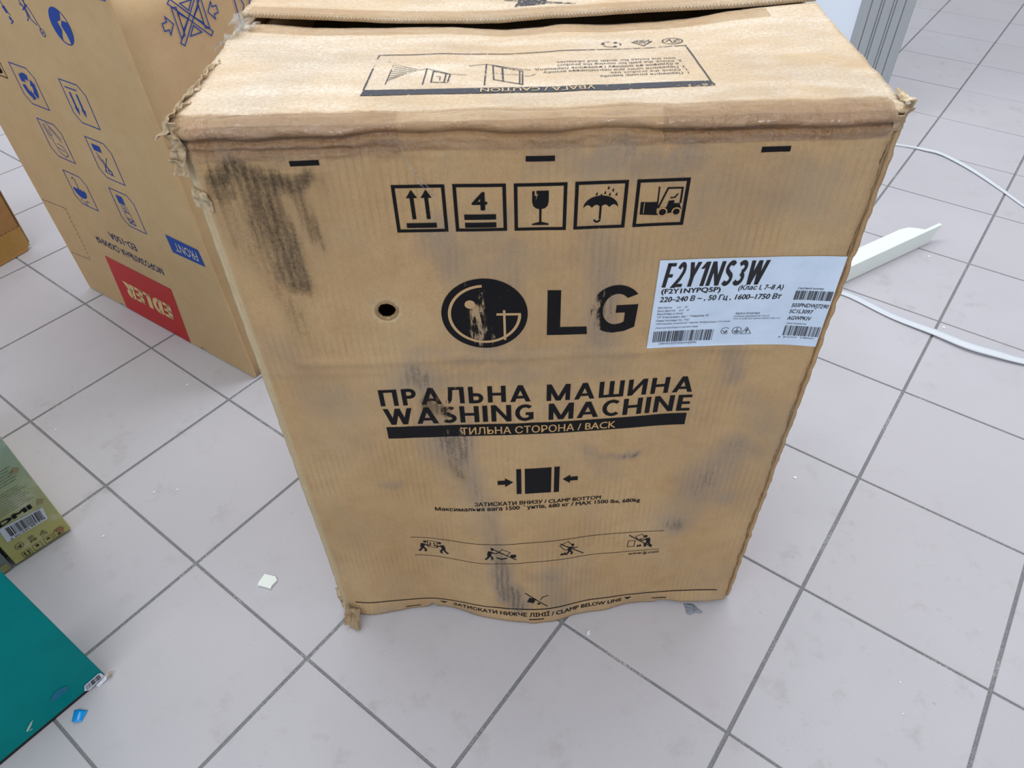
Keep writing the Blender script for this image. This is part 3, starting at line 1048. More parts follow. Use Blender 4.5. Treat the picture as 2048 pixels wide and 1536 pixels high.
# shipping label ------------------------------------------------------
lab = Print(); lab.rect(.4550, .5795, .6495, .7030)
label = lab.build('shipping_label', LABEL, LG, fmap, .0010, .006)
label['label'] = 'white paper model and serial label with black print'
def lprint(p, name, mat=INK_L):
    return p.build(name, mat, label, fmap, .0014, .012)
p = Print(); drawn_text(p, 'F2Y1NS3W', .4608, .5715, .6675, .0318, .25, .135, .13, .20); lprint(p, 'model_number')
p = Print()
p.text('(F2Y1NYPQ5P)', .4615, .5260, .6590, .0062, .03)
p.text('(Клас I, 7–8 A)', .5450, .5935, .6605, .0062, .018, .15)
p.text('220–240 В ~ , 50 Гц , 1600–1750 Вт', .4612, .5945, .6475, .0068, .024, .12)
lprint(p, 'rating_lettering')
p = Print()
for s_, x0, x1, z, c in (('Місткість:     6.0     кг', .4608, .4940, .6380, .0026), ('Вага (брутто)    63.0    кг', .4608, .4965, .6335, .0026), ('Вироблено в Китаї', .4608, .4900, .6290, .0026),
                         ('"ЛГ Електронікс Інк" / "Нанджин ЛГ', .4608, .5200, .6242, .0026), ('Панда Апплаянс Ко., Лтд."', .4608, .4995, .6193, .0026),
                         ('28 Фучжан Дорог, Баксія Дістрікт, Нанджинг, провінція Джансу, 210014, Китай', .4612, .5450, .6148, .0022), ('(Лише для внутрішнього використання)', .4614, .5100, .6088, .0020),
                         ('Адреса імпортера', .5487, .5760, .6262, .0028), ('ІНОЗЕМНЕ ПІДПРИЄМСТВО "І-АР-СІ"', .5480, .5880, .6222, .0018), ('04073, М. КИЇВ, ВУЛ. МАРКА ВОВЧКА, БУД. 18-А', .5480, .6005, .6187, .0018),
                         ('Серійний номер:', .6095, .6375, .6600, .0026), ('(Для споживача)', .6098, .6312, .6108, .0020), ('24804503J7290A2903JSPN', .4680, .5120, .5838, .0030), ('8  806096  248041', .6050, .6440, .5905, .0022)):
    p.text(s_, x0, x1, z, c, .004, .12, 1)
lprint(p, 'fine_print', INK_G)
p = Print(); p.barcode(.4605, .5290, .5880, .6045, 11, 44); lprint(p, 'barcode')
p = Print(); p.barcode(.6085, .6480, .6455, .6580, 12, 30); lprint(p, 'barcode')
p = Print(); p.barcode(.6090, .6480, .5940, .6085, 13, 30); lprint(p, 'barcode')
p = Print()
p.text('503PNDWJ7290', .6088, .6480, .6352, .0052, .014, .12); p.text('5C1L3097', .6086, .6340, .6265, .0052, .014, .12); p.text('AGWPKIV', .6086, .6345, .6170, .0052, .014, .12)
lprint(p, 'serial_number')
p = Print()
p.arc(.5425, .6015, .0048, 40, 320, .0006); p.stroke([(.5395, .6022), (.5425, .5985), (.5440, .6030)], .0008); p.stroke([(.5425, .5985), (.5455, .6012)], .0008)
p.arc(.5555, .6018, .0052, 0, 360, .0006); p.stroke([(.5555, .6060), (.5555, .6012)], .0007); p.stroke([(.5518, .6012), (.5592, .6012)], .0008); p.stroke([(.5528, .5998), (.5582, .5998)], .0007); p.stroke([(.5540, .5986), (.5570, .5986)], .0007)
p.stroke([(.5608, .5970), (.5724, .5970), (.5666, .6066)], .0006, True); p.stroke([(.5676, .6045), (.5658, .6018), (.5674, .6018), (.5660, .5985)], .0010)
lprint(p, 'safety_marks')

# ------------------------------------------------------------------ prints on the top flap (reading from behind)
def tprint(p, name, mat=INK_TOP, off=.0006):
    return p.build(name, mat, top, tmap, off, .012, lambda x, y: (.12 + .25 * max(0, nz(x * 9, y * 20, 3)), 0, 0))
p = Print(); p.poly([(.1602, .0585), (.4985, .0585), (.4960, .0715), (.1625, .0725)]); tprint(p, 'caution_band')
p = Print(); p.stroke([(.1618, .0725), (.1660, .1690), (.4920, .1760), (.4955, .0715)], .0016); tprint(p, 'caution_frame')
p = Print(); p.text('УВАГА / CAUTION', .2745, .3840, .0610, .0085, .008, 0, 3, True); tprint(p, 'caution_lettering', INK_KRT, .0011)
p = Print()
for i, (s_, x0) in enumerate((('1. Перевірте розмір виробу.', .3905), ('1. Check the product size.', .402), ('2. Перевірте шлях для переміщення виробу', .337), ('    в будинок на ширину і наявність перешкод.', .328), ('2. Check the path for moving the product', .352), ('    into the house for width and obstacles.', .351))):
    p.text(s_, x0, .4790 if '    ' not in s_ else .474, .0915 + .0088 * i, .0050, .004, 0, 2, True)
tprint(p, 'caution_text')
p = Print()                                   # staircase and hall drawing
t = .0009
p.stroke([(.1743, .1520), (.1846, .1460), (.1814, .0860)], t)
for k in range(8):
    y = .1400 - .0062 * k
    p.stroke([(.1844 - .0003 * k, y), (.2121 - .0030 * k, y - .016 + .0036 * k)], t)
p.stroke([(.2121, .1240), (.2194, .1275), (.2437, .1120), (.2600, .1090)], t); p.stroke([(.2194, .1275), (.2178, .0840)], t * 1.4)
p.stroke([(.2264, .1200), (.2258, .0900), (.2420, .0890), (.2437, .1120)], t * 1.6, True); p.stroke([(.2395, .1130), (.2385, .0890)], t * 1.6)
p.stroke([(.2300, .1050), (.2340, .1050), (.2340, .0950)], t)
p.stroke([(.2617, .1345), (.2797, .1395), (.3250, .1200)], t); p.stroke([(.2797, .1395), (.2783, .0790)], t * 1.6)
p.stroke([(.2864, .1360), (.2873, .0950), (.3152, .0790), (.3164, .1190)], t * 1.6, True)
p.stroke([(.2960, .1310), (.2965, .0900)], t * 2); p.stroke([(.2890, .1150), (.2980, .1110), (.3160, .1080)], t); p.stroke([(.3135, .1195), (.3125, .0810)], t * 1.5)
p.stroke([(.3180, .1040), (.3230, .1030), (.3290, .1075)], t)
tprint(p, 'moving_in_drawing')
p = Print()
for k in range(3):
    a = 90 + 120 * k
    p.arc(.4145, .1910, .0105, a, a + 92, .0013, .0095, 3)
    p.stroke([(.4145 + .0085 * math.cos(math.radians(a + q)), .1910 + .0078 * math.sin(math.radians(a + q))) for q in (70, 95)], .0028)
tprint(p, 'recycling_mark')
p = Print(); p.stroke([(.4380, .1965), (.4590, .1965), (.4485, .1830)], .0014, True); p.text('20', .4445, .4525, .1905, .0042, 0, 0, 2, True); p.text('PAP', .4400, .4570, .1990, .0040, .006, 0, 2, True)
tprint(p, 'paper_mark')
p = Print(); p.arc(.4810, .1930, .0108, 0, 360, .0013, .0100); p.stroke([(.4735, .1920), (.4790, .1985), (.4800, .1880), (.4880, .1880)], .0011); p.stroke([(.4830, .1960), (.4830, .1900), (.4870, .1980)], .0011); p.stroke([(.4860, .1990), (.4890, .1930)], .0011)
tprint(p, 'round_mark')
# mark on the rear flap, mostly out of the picture
def rmap2(x, y, off=0.):
    return rear((x + .002) / .661, (y - SEAM - .004) / (.5 - SEAM - .004), off)
p = Print(); p.poly([(.312, .300), (.348, .303), (.356, .335), (.322, .335)])
p.stroke([(.30, .322), (.378, .302)], .0018); p.stroke([(.348, .306), (.385, .30)], .0014)
p.build('no_hook_mark', INK_TOP, reart, rmap2, .0008, .012, lambda x, y: (.2, 0, 0))

# ------------------------------------------------------------------ freezer carton (upside down, behind on the left)
EA, EB = Vector((-.29489, .58795, 0)), Vector((-.82602, .96132, 0))
EU = (EA - EB).normalized()
EN = Vector((-.57510, -.81808, 0))          # out of the printed front
EV = Vector((.57510, .81808, 0))            # along the side, away from the camera
EH = .80
EL = .6492
FC = thing('freezer_carton', EB + EU * .32 + EV * .27, 'tall brown carton with blue pictograms and a red logo patch, upside down', 'carton')
def em(u, z, off=0.):
    return EB + EU * u + EN * off + Vector((0, 0, z))
def ulo(z): return -.052 * z
def uhi(z): return EL - .047 * z + (.012 * (z / EH) if z else 0)
lp = [(0, .003)]
for a in (.150, .470):                       # two little hand notches in the bottom edge
    lp += [(a - .012, .002), (a - .010, .007), (a + .010, .007), (a + .012, .002)]
lp += [(EL, .002), (uhi(.4), .4), (uhi(EH), EH), (ulo(EH), EH), (ulo(.4), .4)]
fcf = link('front_panel', prism([em(u, z) for u, z in lp], EV * .006), KRAFT_B, FC)
ED = .56
def es(vv, z, off=0.):
    return EB + EU * (uhi(z) + off) + EV * vv + Vector((0, 0, z))
me = grid(12, 16, lambda a, b: es(.006 + (ED - .006) * a, .002 + (EH - .002) * b, .0015 * nz(a * 3, b * 4)))
fcs = solidify(link('side_panel', me, KRAFT_B, FC), .005)
me = grid(4, 4, lambda a, b: EB + EU * (ulo(EH) + (uhi(EH) - ulo(EH)) * a) + EV * (.006 + (ED - .006) * b) + Vector((0, 0, EH)))
fct = solidify(link('top_panel', me, KRAFT_B, FC), .005)
me = grid(4, 8, lambda a, b: EB + EU * (ulo(EH * b) + .003) + EV * (ED - (ED - .006) * a) + Vector((0, 0, .002 + (EH - .006) * b)))
solidify(link('far_side_panel', me, KRAFT_B, FC), .005)
me = grid(4, 4, lambda a, b: EB + EU * (ulo(EH * b) + (uhi(EH * b) - ulo(EH * b)) * (1 - a)) + EV * ED + Vector((0, 0, .002 + (EH - .002) * b)))
solidify(link('back_panel', me, KRAFT_B, FC), .005)
# blue strapping corner on the top edge
BLUEP = plain('blue_plastic', lin(30, 80, 170), .4)
link('blue_corner_guard', prism([em(.560, EH - .0045, .0012), em(.622, EH - .0045, .0012), em(.622, EH + .002, .0012), em(.560, EH + .002, .0012)], EV * .07, .0006, 1), BLUEP, FC)

def eprint(p, name, mat=BLUE, off=.0006):
    return p.build(name, mat, fcf, em, off, .05, lambda x, y: (0, 0, 0))
def cham(p, x0, x1, z0, z1, w=.0022, c=.016):
    p.stroke([(x0, z1), (x1 - c, z1), (x1, z1 - c), (x1, z0), (x0 + c, z0), (x0, z0 + c)], w, True)
def quad(q, s, t):
    a, b, c, d = [Vector(v_) for v_ in q]
    return tuple((a * (1 - s) + b * s) * (1 - t) + (d * (1 - s) + c * s) * t)
# red patch (its outline printed a little askew) with the name upside down
RQ = [(.166, .003), (.420, .002), (.437, .1695), (.185, .169)]
p = Print(); p.poly([quad(RQ, s_, t_) for s_, t_ in ((0, 0), (1, 0), (1, 1), (0, 1))]); eprint(p, 'red_patch', RED, .0008)
p = Print(); p.tf = lambda a, b: quad(RQ, a, b)
drawn_text(p, 'EDLER', .13, .88, .34, .29, .30, .20, .06, .10, True)
eprint(p, 'logo_lettering', CREAM, .0013)
p = Print(); p.poly([(.513, .296), (.619, .298), (.614, .3375), (.511, .339)]); eprint(p, 'front_band')
p = Print(); p.text('FRONT', .532, .604, .3065, .0215, -.004, 0, 3, True); eprint(p, 'front_lettering', plain('pale_blue_gap', lin(205, 200, 190), .6), .0011)
p = Print()
p.text('МОРОЗИЛЬНА СКРИНЯ', .184, .4345, .2075, .0175, .004, 0, 3, True); p.text('ED-150A', .2585, .3590, .2420, .0185, .004, 0, 3, True)
eprint(p, 'freezer_lettering')
# pictograms, all turned upside down
p = Print(); cham(p, .178, .256, .541, .6205)
for k in range(3):
    a = 60 + 120 * k
    p.arc(.217, .581, .019, a, a + 72, .013, .020, 4)
    e0 = math.radians(a + 72)
    c_ = Vector((.217 + .019 * math.cos(e0), .581 + .020 * math.sin(e0)))
    tn = Vector((-math.sin(e0), math.cos(e0))); rd = Vector((math.cos(e0), math.sin(e0)))
    p.poly([tuple(c_ - rd * .0115), tuple(c_ + rd * .0115), tuple(c_ + tn * .013)])
eprint(p, 'recycling_mark')
p = Print(); cham(p, .354, .429, .5425, .6235)
p.stroke([(.364, .611), (.402, .611)], .0026)
for x in (.374, .396):
    p.poly([(x - .0028, .603), (x + .0028, .603), (x + .0028, .573), (x + .0066, .573), (x, .558), (x - .0066, .573), (x - .0028, .573)])
eprint(p, 'this_way_up_mark')
p = Print(); cham(p, .181, .259, .427, .508)
for q in ([(.194, .500), (.199, .470), (.212, .468)], [(.201, .500), (.204, .478), (.212, .476), (.211, .492)], [(.216, .498), (.242, .468)], [(.211, .505), (.246, .476)], [(.206, .466), (.214, .440), (.232, .434), (.244, .441), (.239, .458), (.219, .462)], [(.214, .452), (.236, .447)]):
    p.stroke(q, .0016)
eprint(p, 'handle_with_care_mark')
p = Print(); cham(p, .355, .432, .4265, .511)
p.rect(.368, .486, .395, .500)
for q in ([(.372, .482), (.400, .444), (.395, .438)], [(.404, .478), (.376, .440)], [(.384, .470), (.392, .448), (.402, .446)], [(.371, .474), (.384, .458), (.381, .440), (.404, .438)]):
    p.stroke(q, .0018)
p.arc(.395, .444, .006, 0, 360, .0015, None, 12)
eprint(p, 'no_trolley_mark')
p = Print(); cham(p, .184, .261, .314, .392)
p.poly([(.217 + .024 * math.cos(math.radians(a)), .352 - .020 * math.sin(math.radians(a))) for a in range(0, 181, 15)] + [(.199, .356), (.205, .352), (.211, .356), (.217, .352), (.223, .356), (.229, .352), (.235, .356)])
p.stroke([(.217, .352), (.217, .378), (.212, .382), (.207, .378)], .0022)
for x, z in ((.205, .328), (.214, .324), (.223, .326), (.231, .330), (.219, .319)):
    p.stroke([(x, z), (x + .002, z - .005)], .003)
eprint(p, 'keep_dry_mark')
p = Print(); cham(p, .358, .434, .3135, .400)
p.rect(.374, .369, .396, .389)
crate(p, .388, .358, .020, .014); crate(p, .390, .343, .020, .014)
p.stroke([(.380, .334), (.404, .322)], .0022); p.stroke([(.404, .336), (.382, .322)], .0022); crate(p, .393, .329, .022, .013)
p.text('5', .384, .392, .353, .009, 0, 0, 2, True)
eprint(p, 'stacking_mark')
p = Print(); p.arc(.449, .731, .0285, 0, 360, .0022, .0300, 30)
p.poly([(.449 + .0275 * math.cos(math.radians(a)), .731 + .029 * math.sin(math.radians(a))) for a in range(60, 241, 15)] + [(.440, .716), (.446, .724), (.442, .738), (.455, .742)])
p.poly([(.449 + .0275 * math.cos(math.radians(a)), .731 + .029 * math.sin(math.radians(a))) for a in range(-70, 31, 15)] + [(.458, .742), (.450, .732), (.456, .720)])
eprint(p, 'green_dot_mark')
p = Print()
for q in ([(.338, .757), (.350, .728), (.364, .719)], [(.356, .762), (.342, .726), (.336, .722)], [(.333, .750), (.348, .746), (.352, .730)], [(.345, .765), (.362, .742), (.372, .715)], [(.336, .740), (.360, .752)]):
    p.stroke(q, .0020)
p.arc(.373, .708, .0065, 0, 360, .0018, None, 14); p.disc(.373, .708, .0025, None, 10)
eprint(p, 'no_trolley_mark')
p = Print(); p.stroke([(.262, .757), (.268, .735), (.280, .722)], .002); p.poly([(.262, .735), (.272, .738), (.276, .726), (.268, .724)]); p.disc(.274, .716, .004); p.stroke([(.268, .706), (.282, .714)], .0022)
eprint(p, 'bin_mark')
p = Print()
dash = [(-.004, .262), (.097, .270), (.093, .124), (-.004, .112)]
for a, b in zip(dash, dash[1:]):
    n_ = int((Vector(b) - Vector(a)).length / .011)
    for k in range(n_):
        q0 = Vector(a).lerp(Vector(b), k / n_); q1 = Vector(a).lerp(Vector(b), (k + .55) / n_)
        p.stroke([q0, q1], .0022)
eprint(p, 'perforated_line', INK_G)
p = Print(); p.frame(.095, .580, .139, .622, .0022); p.text('8', .104, .130, .588, .022, .06, 0, 3, True)
eprint(p, 'black_framed_mark', INK)

def sprint(p, name, mat=BLUE):
    return p.build(name, mat, fcs, lambda a, b, off: es(a, b, off + .0012), .0008, .03, lambda x, y: (0, 0, 0))
p = Print()
w = .0018
cx, cz = .133, .737
for sg in (1, -1):
    d = Vector((.0315 * sg, .034)); n_ = Vector((-d.y, d.x)).normalized() * .0042
    c0 = Vector((cx, cz))
    p.stroke([c0 - d + n_, c0 + d + n_, c0 + d - n_, c0 - d - n_], w, True)
for sg in (1, -1):
    p.stroke([(cx + sg * .0215, cz - .022), (cx + sg * .0215, cz + .022), (cx + sg * .030, cz + .024), (cx + sg * .030, cz - .024)], w, True)
    p.stroke([(cx + sg * .006, cz), (cx + sg * .0215, cz + .014), (cx + sg * .0215, cz - .014)], w, True)
    p.stroke([(cx - .012, cz + sg * .026), (cx + .012, cz + sg * .026), (cx, cz + sg * .012)], w, True)
    p.stroke([(cx + sg * .036, cz), (cx + sg * .047, cz + .014), (cx + sg * .047, cz + .006), (cx + sg * .056, cz + .006), (cx + sg * .056, cz - .006), (cx + sg * .047, cz - .006), (cx + sg * .047, cz - .014)], w, True)
sprint(p, 'no_clamp_mark')
p = Print(); p.frame(.228, .690, .300, .765, .0022)
for q in ([(.238, .752), (.246, .730), (.240, .715)], [(.250, .756), (.262, .735), (.252, .712)], [(.262, .750), (.272, .720)]):
    p.stroke(q, .002)
sprint(p, 'framed_mark')

# ------------------------------------------------------------------ plain carton at the left edge
ca_, cb_ = Vector((-1.074, 1.160, 0)), Vector((-1.123, 1.070, 0))
cu = (cb_ - ca_).normalized(); cn = Vector((-cu.y, cu.x, 0))
if cn.x < 0: cn = -cn
PC = thing('small_carton', ca_ + cu * .2 - cn * .2, 'plain brown taped carton cut off by the left picture edge', 'carton')
link('body', prism([ca_ + Vector((0, 0, .012)), ca_ + cu * .4 + Vector((0, 0, .012)), ca_ + cu * .4 + Vector((0, 0, .46)), ca_ + Vector((0, 0, .46))], -cn * .36, .003, 1), KRAFT_C, PC)
CT = kraft('carton_tape', lin(190, 150, 84), lin(160, 120, 60), lin(214, 190, 140), False, .3)
zt = lambda k: Vector((0, 0, k))
link('tape_band', prism([ca_ + cn * .0012 + zt(.0115), ca_ + cu * .4 + cn * .0012 + zt(.0115), ca_ + cu * .4 + cn * .0012 + zt(.068), ca_ + cn * .0012 + zt(.072)], -cn * .003, 0), CT, PC)
link('bottom_flap', prism([ca_ + cn * .004 + cu * .012 + zt(.001), ca_ + cu * .39 + cn * .002 + zt(.001), ca_ + cu * .39 + zt(.014), ca_ + cu * .004 + zt(.014)], -cn * .3, .001, 1), KRAFT_C, PC)
p = Print()
for k in range(34):
    p.rect(.004 + .0118 * k, .074, .009 + .0118 * k, .0755)
p.build('perforation', INK_G, PC, lambda a, b, off: ca_ + cu * a + cn * (off + .001) + zt(b), .0006, 0)
link('open_edge', prism([ca_ + zt(.02) - cu * .004, ca_ + zt(.02), ca_ + zt(.46), ca_ + zt(.46) - cu * .004], -cn * .3, 0), KRAFT_IN, PC)

# ------------------------------------------------------------------ television cartons on the left
HA, HB = Vector((-.61319, .10463, 0)), Vector((-.54472, .18053, 0))
HT = (HB - HA).normalized(); HN = Vector((.74253, -.66981, 0))
def grad_box():
    t = NT('gold_green_print')
    co = t.coord()
    sx = t.n('ShaderNodeSeparateXYZ'); t.l(co, sx.inputs[0])
    c = t.mix(t.ramp(sx.outputs[2], .0, .26), lin(184, 176, 96), lin(138, 166, 150))
    c = t.mix(t.math('MULTIPLY', t.ramp(t.noise(co, 22, 4, .6), .5, .75), .45), c, lin(214, 218, 204))
    return t.set(Base_Color=c, Roughness=.38)
TV = thing('television_carton', HA.lerp(HB, .5) - HN * .2, 'narrow end of a gold and green printed carton with a barcode sticker', 'carton')
hb = link('body', prism([HA + zt(.004), HB + zt(.004), HB + zt(.70), HA + zt(.70)], -HN * .42, .0015, 1), grad_box(), TV)
def hm(a, b, off=0.):
    return HA + HT * a + HN * off + zt(b)
STK = plain('white_sticker', lin(206, 212, 226), .4)
p = Print(); p.poly([(.0125, .0625), (.0830, .0585), (.0868, .0890), (.0150, .0985)])
stk = p.build('barcode_sticker', STK, TV, hm, .0008, 0)
p = Print(); p.tf = lambda a, b: quad([(.021, .0695), (.0795, .0655), (.0815, .0885), (.022, .0945)], a, b)
p.barcode(.02, .99, .0, .95, 5, 32)
p.build('barcode', INK_L, stk, hm, .0013, 0)
p = Print(); p.text('6 941544 801538', .0195, .0805, .0625, .0036, .006); p.build('barcode_number', INK_L, stk, hm, .0013, 0)
p = Print(); p.text('HDMI', -.008, .0750, .1005, .0100, .055, 0, 3); p.build('port_lettering', INK_L, TV, hm, .0010, 0)
p = Print()
for k in range(9):
    p.text('Виробник телевізор дисплей живлення роз’єм антена звук', .008, .086 - .004 * (k % 3), .1190 + .0052 * k, .0021, .0, 0, 1)
for k in range(6):
    p.text('Імпортер гарантія сервіс модель напруга струм потужність', .006, .082 + .004 * (k % 2), .1740 + .0060 * k, .0026, .006, 0, 1)
p.build('fine_print', INK_L, TV, hm, .0010, 0)
p = Print()
p.arc(.0225, .0400, .0070, 0, 360, .0008, .0072); p.stroke([(.0185, .0415), (.0225, .0360), (.0240, .0430)], .0016); p.stroke([(.0225, .0360), (.0265, .0400)], .0016)
p.frame(.0395, .0385, .0480, .0460, .0007); p.frame(.0418, .0405, .0458, .0440, .0006); p.text('IP20', .0390, .0500, .0310, .0045, .03)
p.stroke([(.0570, .0345), (.0680, .0310), (.0640, .0420)], .0010, True); p.stroke([(.0632, .0390), (.0628, .0350)], .0014); p.text('рис. 2', .0580, .0680, .0270, .0022, .01)
p.text('Arvis', .0770, .0900, .0235, .0032, .01, .3)
for k, x in enumerate((.0165, .0360, .0560, .0745)):
    p.frame(x, .0075, x + .0155, .0225, .0007)
    if k == 0:
        for dx in (.0045, .0110):
            p.stroke([(x + dx, .0105), (x + dx, .0165)], .0018); p.poly([(x + dx - .0026, .0165), (x + dx + .0026, .0165), (x + dx, .0205)])
        p.stroke([(x + .003, .0095), (x + .0125, .0095)], .0008)
    if k == 1:
        p.poly([(x + .005, .0195), (x + .0105, .0195), (x + .0105, .0155), (x + .0078, .0135), (x + .005, .0155)])
    if k == 2:
        p.poly([(x + .003, .0150), (x + .0125, .0150), (x + .0078, .0195)])
    if k == 3:
        p.poly([(x + .004, .0100), (x + .0115, .0100), (x + .0078, .0150)])
p.build('handling_marks', INK_L, TV, hm, .0010, 0)
p = Print()
SCUFF = plain('bare_card_scuff', lin(150, 138, 104), .8)
for (x, z) in ((.0880, .1935), (.0890, .1055)):
    p = Print()
    p.poly([(x - .007, z - .005), (x + .002, z - .0085), (x + .008, z - .002), (x - .001, z + .006)])
    p.build('scuffed_spot', SCUFF, TV, hm, .0009, 0)
p = Print(); p.poly([(.0790, .0190), (.0860, .0120), (.0945, .0170), (.0900, .0260), (.0830, .0255)])
p.build('scuffed_spot', plain('torn_card_scuff', lin(158, 112, 88), .8), TV, hm, .0011, 0)
# silver sided carton squeezed in between
GS = plain('silver_grey_print', lin(112, 122, 120), .35)
SB = thing('silver_carton', HA - HT * .06 - HN * .2, 'silver grey carton mostly hidden between the gold printed carton and the teal one', 'carton')
g0, g1 = HA - HT * .124, HA - HT * .006
link('body', prism([g0 + zt(.004), g1 + zt(.004), g1 + zt(.50), g0 + zt(.50)], -HN * .38, .0015, 1), GS, SB)
p = Print(); p.rect(.055, .004, .115, .022); p.rect(.03, .03, .08, .034); p.rect(.02, .045, .112, .048)
p.build('gold_stripe', plain('gold_print', lin(150, 146, 96), .4), SB, lambda a, b, off: g0 + HT * a + HN * off + zt(b), .0008, 0)

# teal carton ---------------------------------------------------------
TA = Vector((-.36907, -.10678, 0)); TT = Vector((.63519, .77236, 0)); TN = Vector((.77236, -.63519, 0))
def teal_mat():
    t = NT('teal_gloss_print')
    n1 = t.noise(t.coord(), 9, 4, .6)
    c = t.mix(t.ramp(n1, .35, .7), lin(0, 130, 131), lin(0, 119, 123))
    t.b.inputs['Specular IOR Level'].default_value = .06
    return t.set(Base_Color=c, Roughness=.3)
TC = thing('teal_carton', TA - TT * .3 - TN * .06, 'glossy teal carton with a torn barcode label at its lower corner', 'carton')
def tt(a, b, off=0.):
    return TA + TT * a + TN * off + zt(b)
link('body', prism([tt(-.62, .007), tt(.001, .0062), tt(-.004, .33), tt(-.008, .62), tt(-.62, .62)], -TN * .13 - TT * .025, .0015, 1), teal_mat(), TC)
link('gap_shade_strip', prism([tt(-.62, .0005, -.0008), tt(-.002, .0005, -.0008), tt(-.002, .010, -.0008), tt(-.62, .010, -.0008)], -TN * .12 - TT * .035), plain('gap_shade_black', (.01, .01, .012, 1), .8), TC)  # black strip painted in for the shadow in the gap under the carton
p = Print(); p.poly([(-.0285, .0210), (-.0335, .0100), (-.0280, .0030), (-.0180, .0040), (-.0080, .0062), (-.0010, .0066), (-.0015, .0180), (-.0045, .0225)])
bl_ = p.build('torn_barcode_label', STK, TC, tt, .0010, 0)
p = Print(); p.tf = lambda a, b: quad([(-.0300, .0080), (-.0060, .0085), (-.0050, .0205), (-.0280, .0190)], a, b); p.barcode(0, 1, 0, 1, 31, 16); p.build('barcode', INK_L, bl_, tt, .0015, 0)
scrap('curled_label_end', TC, tt(-.017, .003, .001), TT * .022 + zt(.004), TN * .004 - zt(.004), 8, 3, .0022, 91, STK, 0., 0., 120)
scrap('curled_label_end', TC, tt(.000, .004, .001), TT * .010 - TN * .001, TN * .006 + zt(.004), 5, 3, .0012, 92, KRAFT_EDGE, .9, 0., 120)
p = Print(); p.poly([(-.1185, .0255), (-.1165, .0225), (-.1085, .0290), (-.1020, .0370), (-.1060, .0360), (-.1130, .0310)]); p.poly([(-.1150, .0210), (-.1110, .0200), (-.1105, .0220), (-.1140, .0225)])
p.build('scratch', plain('bare_card_scratch', lin(160, 190, 176), .7), TC, tt, .0009, 0)
p = Print(); p.poly([(-.0700, .0400), (-.0480, .0360), (-.0440, .0500), (-.0560, .0560), (-.0690, .0500)])
p.build('blue_smudge', plain('blue_smudge', lin(0, 104, 134), .3), TC, tt, .0008, 0)

# ------------------------------------------------------------------ white panel with grey profile behind
GP, GT = Vector((1.622, 1.859, 0)), Vector((.88, -.475, 0)).normalized()
GN = Vector((-.475, -.88, 0)).normalized()
DP = thing('display_panel', GP - GT * .3, 'white upright panel edged with a grey grooved metal profile, behind the big carton', 'panel')
def alu():
    t = NT('grey_aluminium')
    n1 = t.noise(t.coord(scale=(1, 1, .02)), 300, 2, .5)
    return t.set(Base_Color=t.mix(n1, lin(160, 167, 172), lin(174, 180, 185)), Roughness=.45, Metallic=.1)
ALU = alu()
w0 = -.156
prof = [(w0, .0), (w0, .016)]
for g in (.030, .058, .066, .094, .102, .128):
    prof += [(w0 + g - .0018, .016), (w0 + g - .0012, .011), (w0 + g + .0012, .011), (w0 + g + .0018, .016)]
prof += [(0, .016), (.0015, .014), (.0015, -.10), (w0, -.10)]
link('grooved_profile', prism([GP + GT * a + GN * b for a, b in prof], zt(2.1)), ALU, DP)
link('white_panel', prism([GP + GT * (w0 - .0005) + GN * .010, GP + GT * (w0 - .60) + GN * .010, GP + GT * (w0 - .60) - GN * .06, GP + GT * (w0 - .0005) - GN * .06], zt(2.1), .002, 1), plain('white_enamel', lin(228, 240, 255), .3), DP)
link('foot_rail', prism([GP + GT * .004 + GN * .022, GP + GT * (w0 - .60) + GN * .022, GP + GT * (w0 - .60) + GN * .0165, GP + GT * .004 + GN * .0165], zt(.04), .001, 1), ALU, DP)

# ------------------------------------------------------------------ white profile offcut on the floor
QA = Vector((1.191, .904, 0)); QD = Vector((.863, .505, 0)).normalized(); QB = Vector((-.505, .863, 0)).normalized()
WP = plain('white_plastic', lin(232, 240, 236), .45)
AP = thing('plastic_channel', QA + QD * .1 + QB * .02, 'white plastic channel offcut lying on the floor right of the big carton', 'channel')
def qp(a, b, z): return QA + QD * a + QB * b + zt(z)
link('front_board', prism([qp(-.10, 0, .001), qp(.318, 0, .001), qp(.348, 0, .051), qp(-.10, 0, .051)], QB * .010, .0012, 1), WP, AP)
link('top_web', prism([qp(-.10, .0105, .0455), qp(.300, .0105, .0455), qp(.285, .030, .0455), qp(.268, .046, .0455), qp(.240, .052, .0455), qp(-.10, .052, .0455)], zt(-.006), .001, 1), WP, AP)
link('rear_board', prism([qp(-.10, .045, .001), qp(.232, .045, .001), qp(.232, .045, .0390), qp(-.10, .045, .0390)], QB * .006, .001, 1), WP, AP)

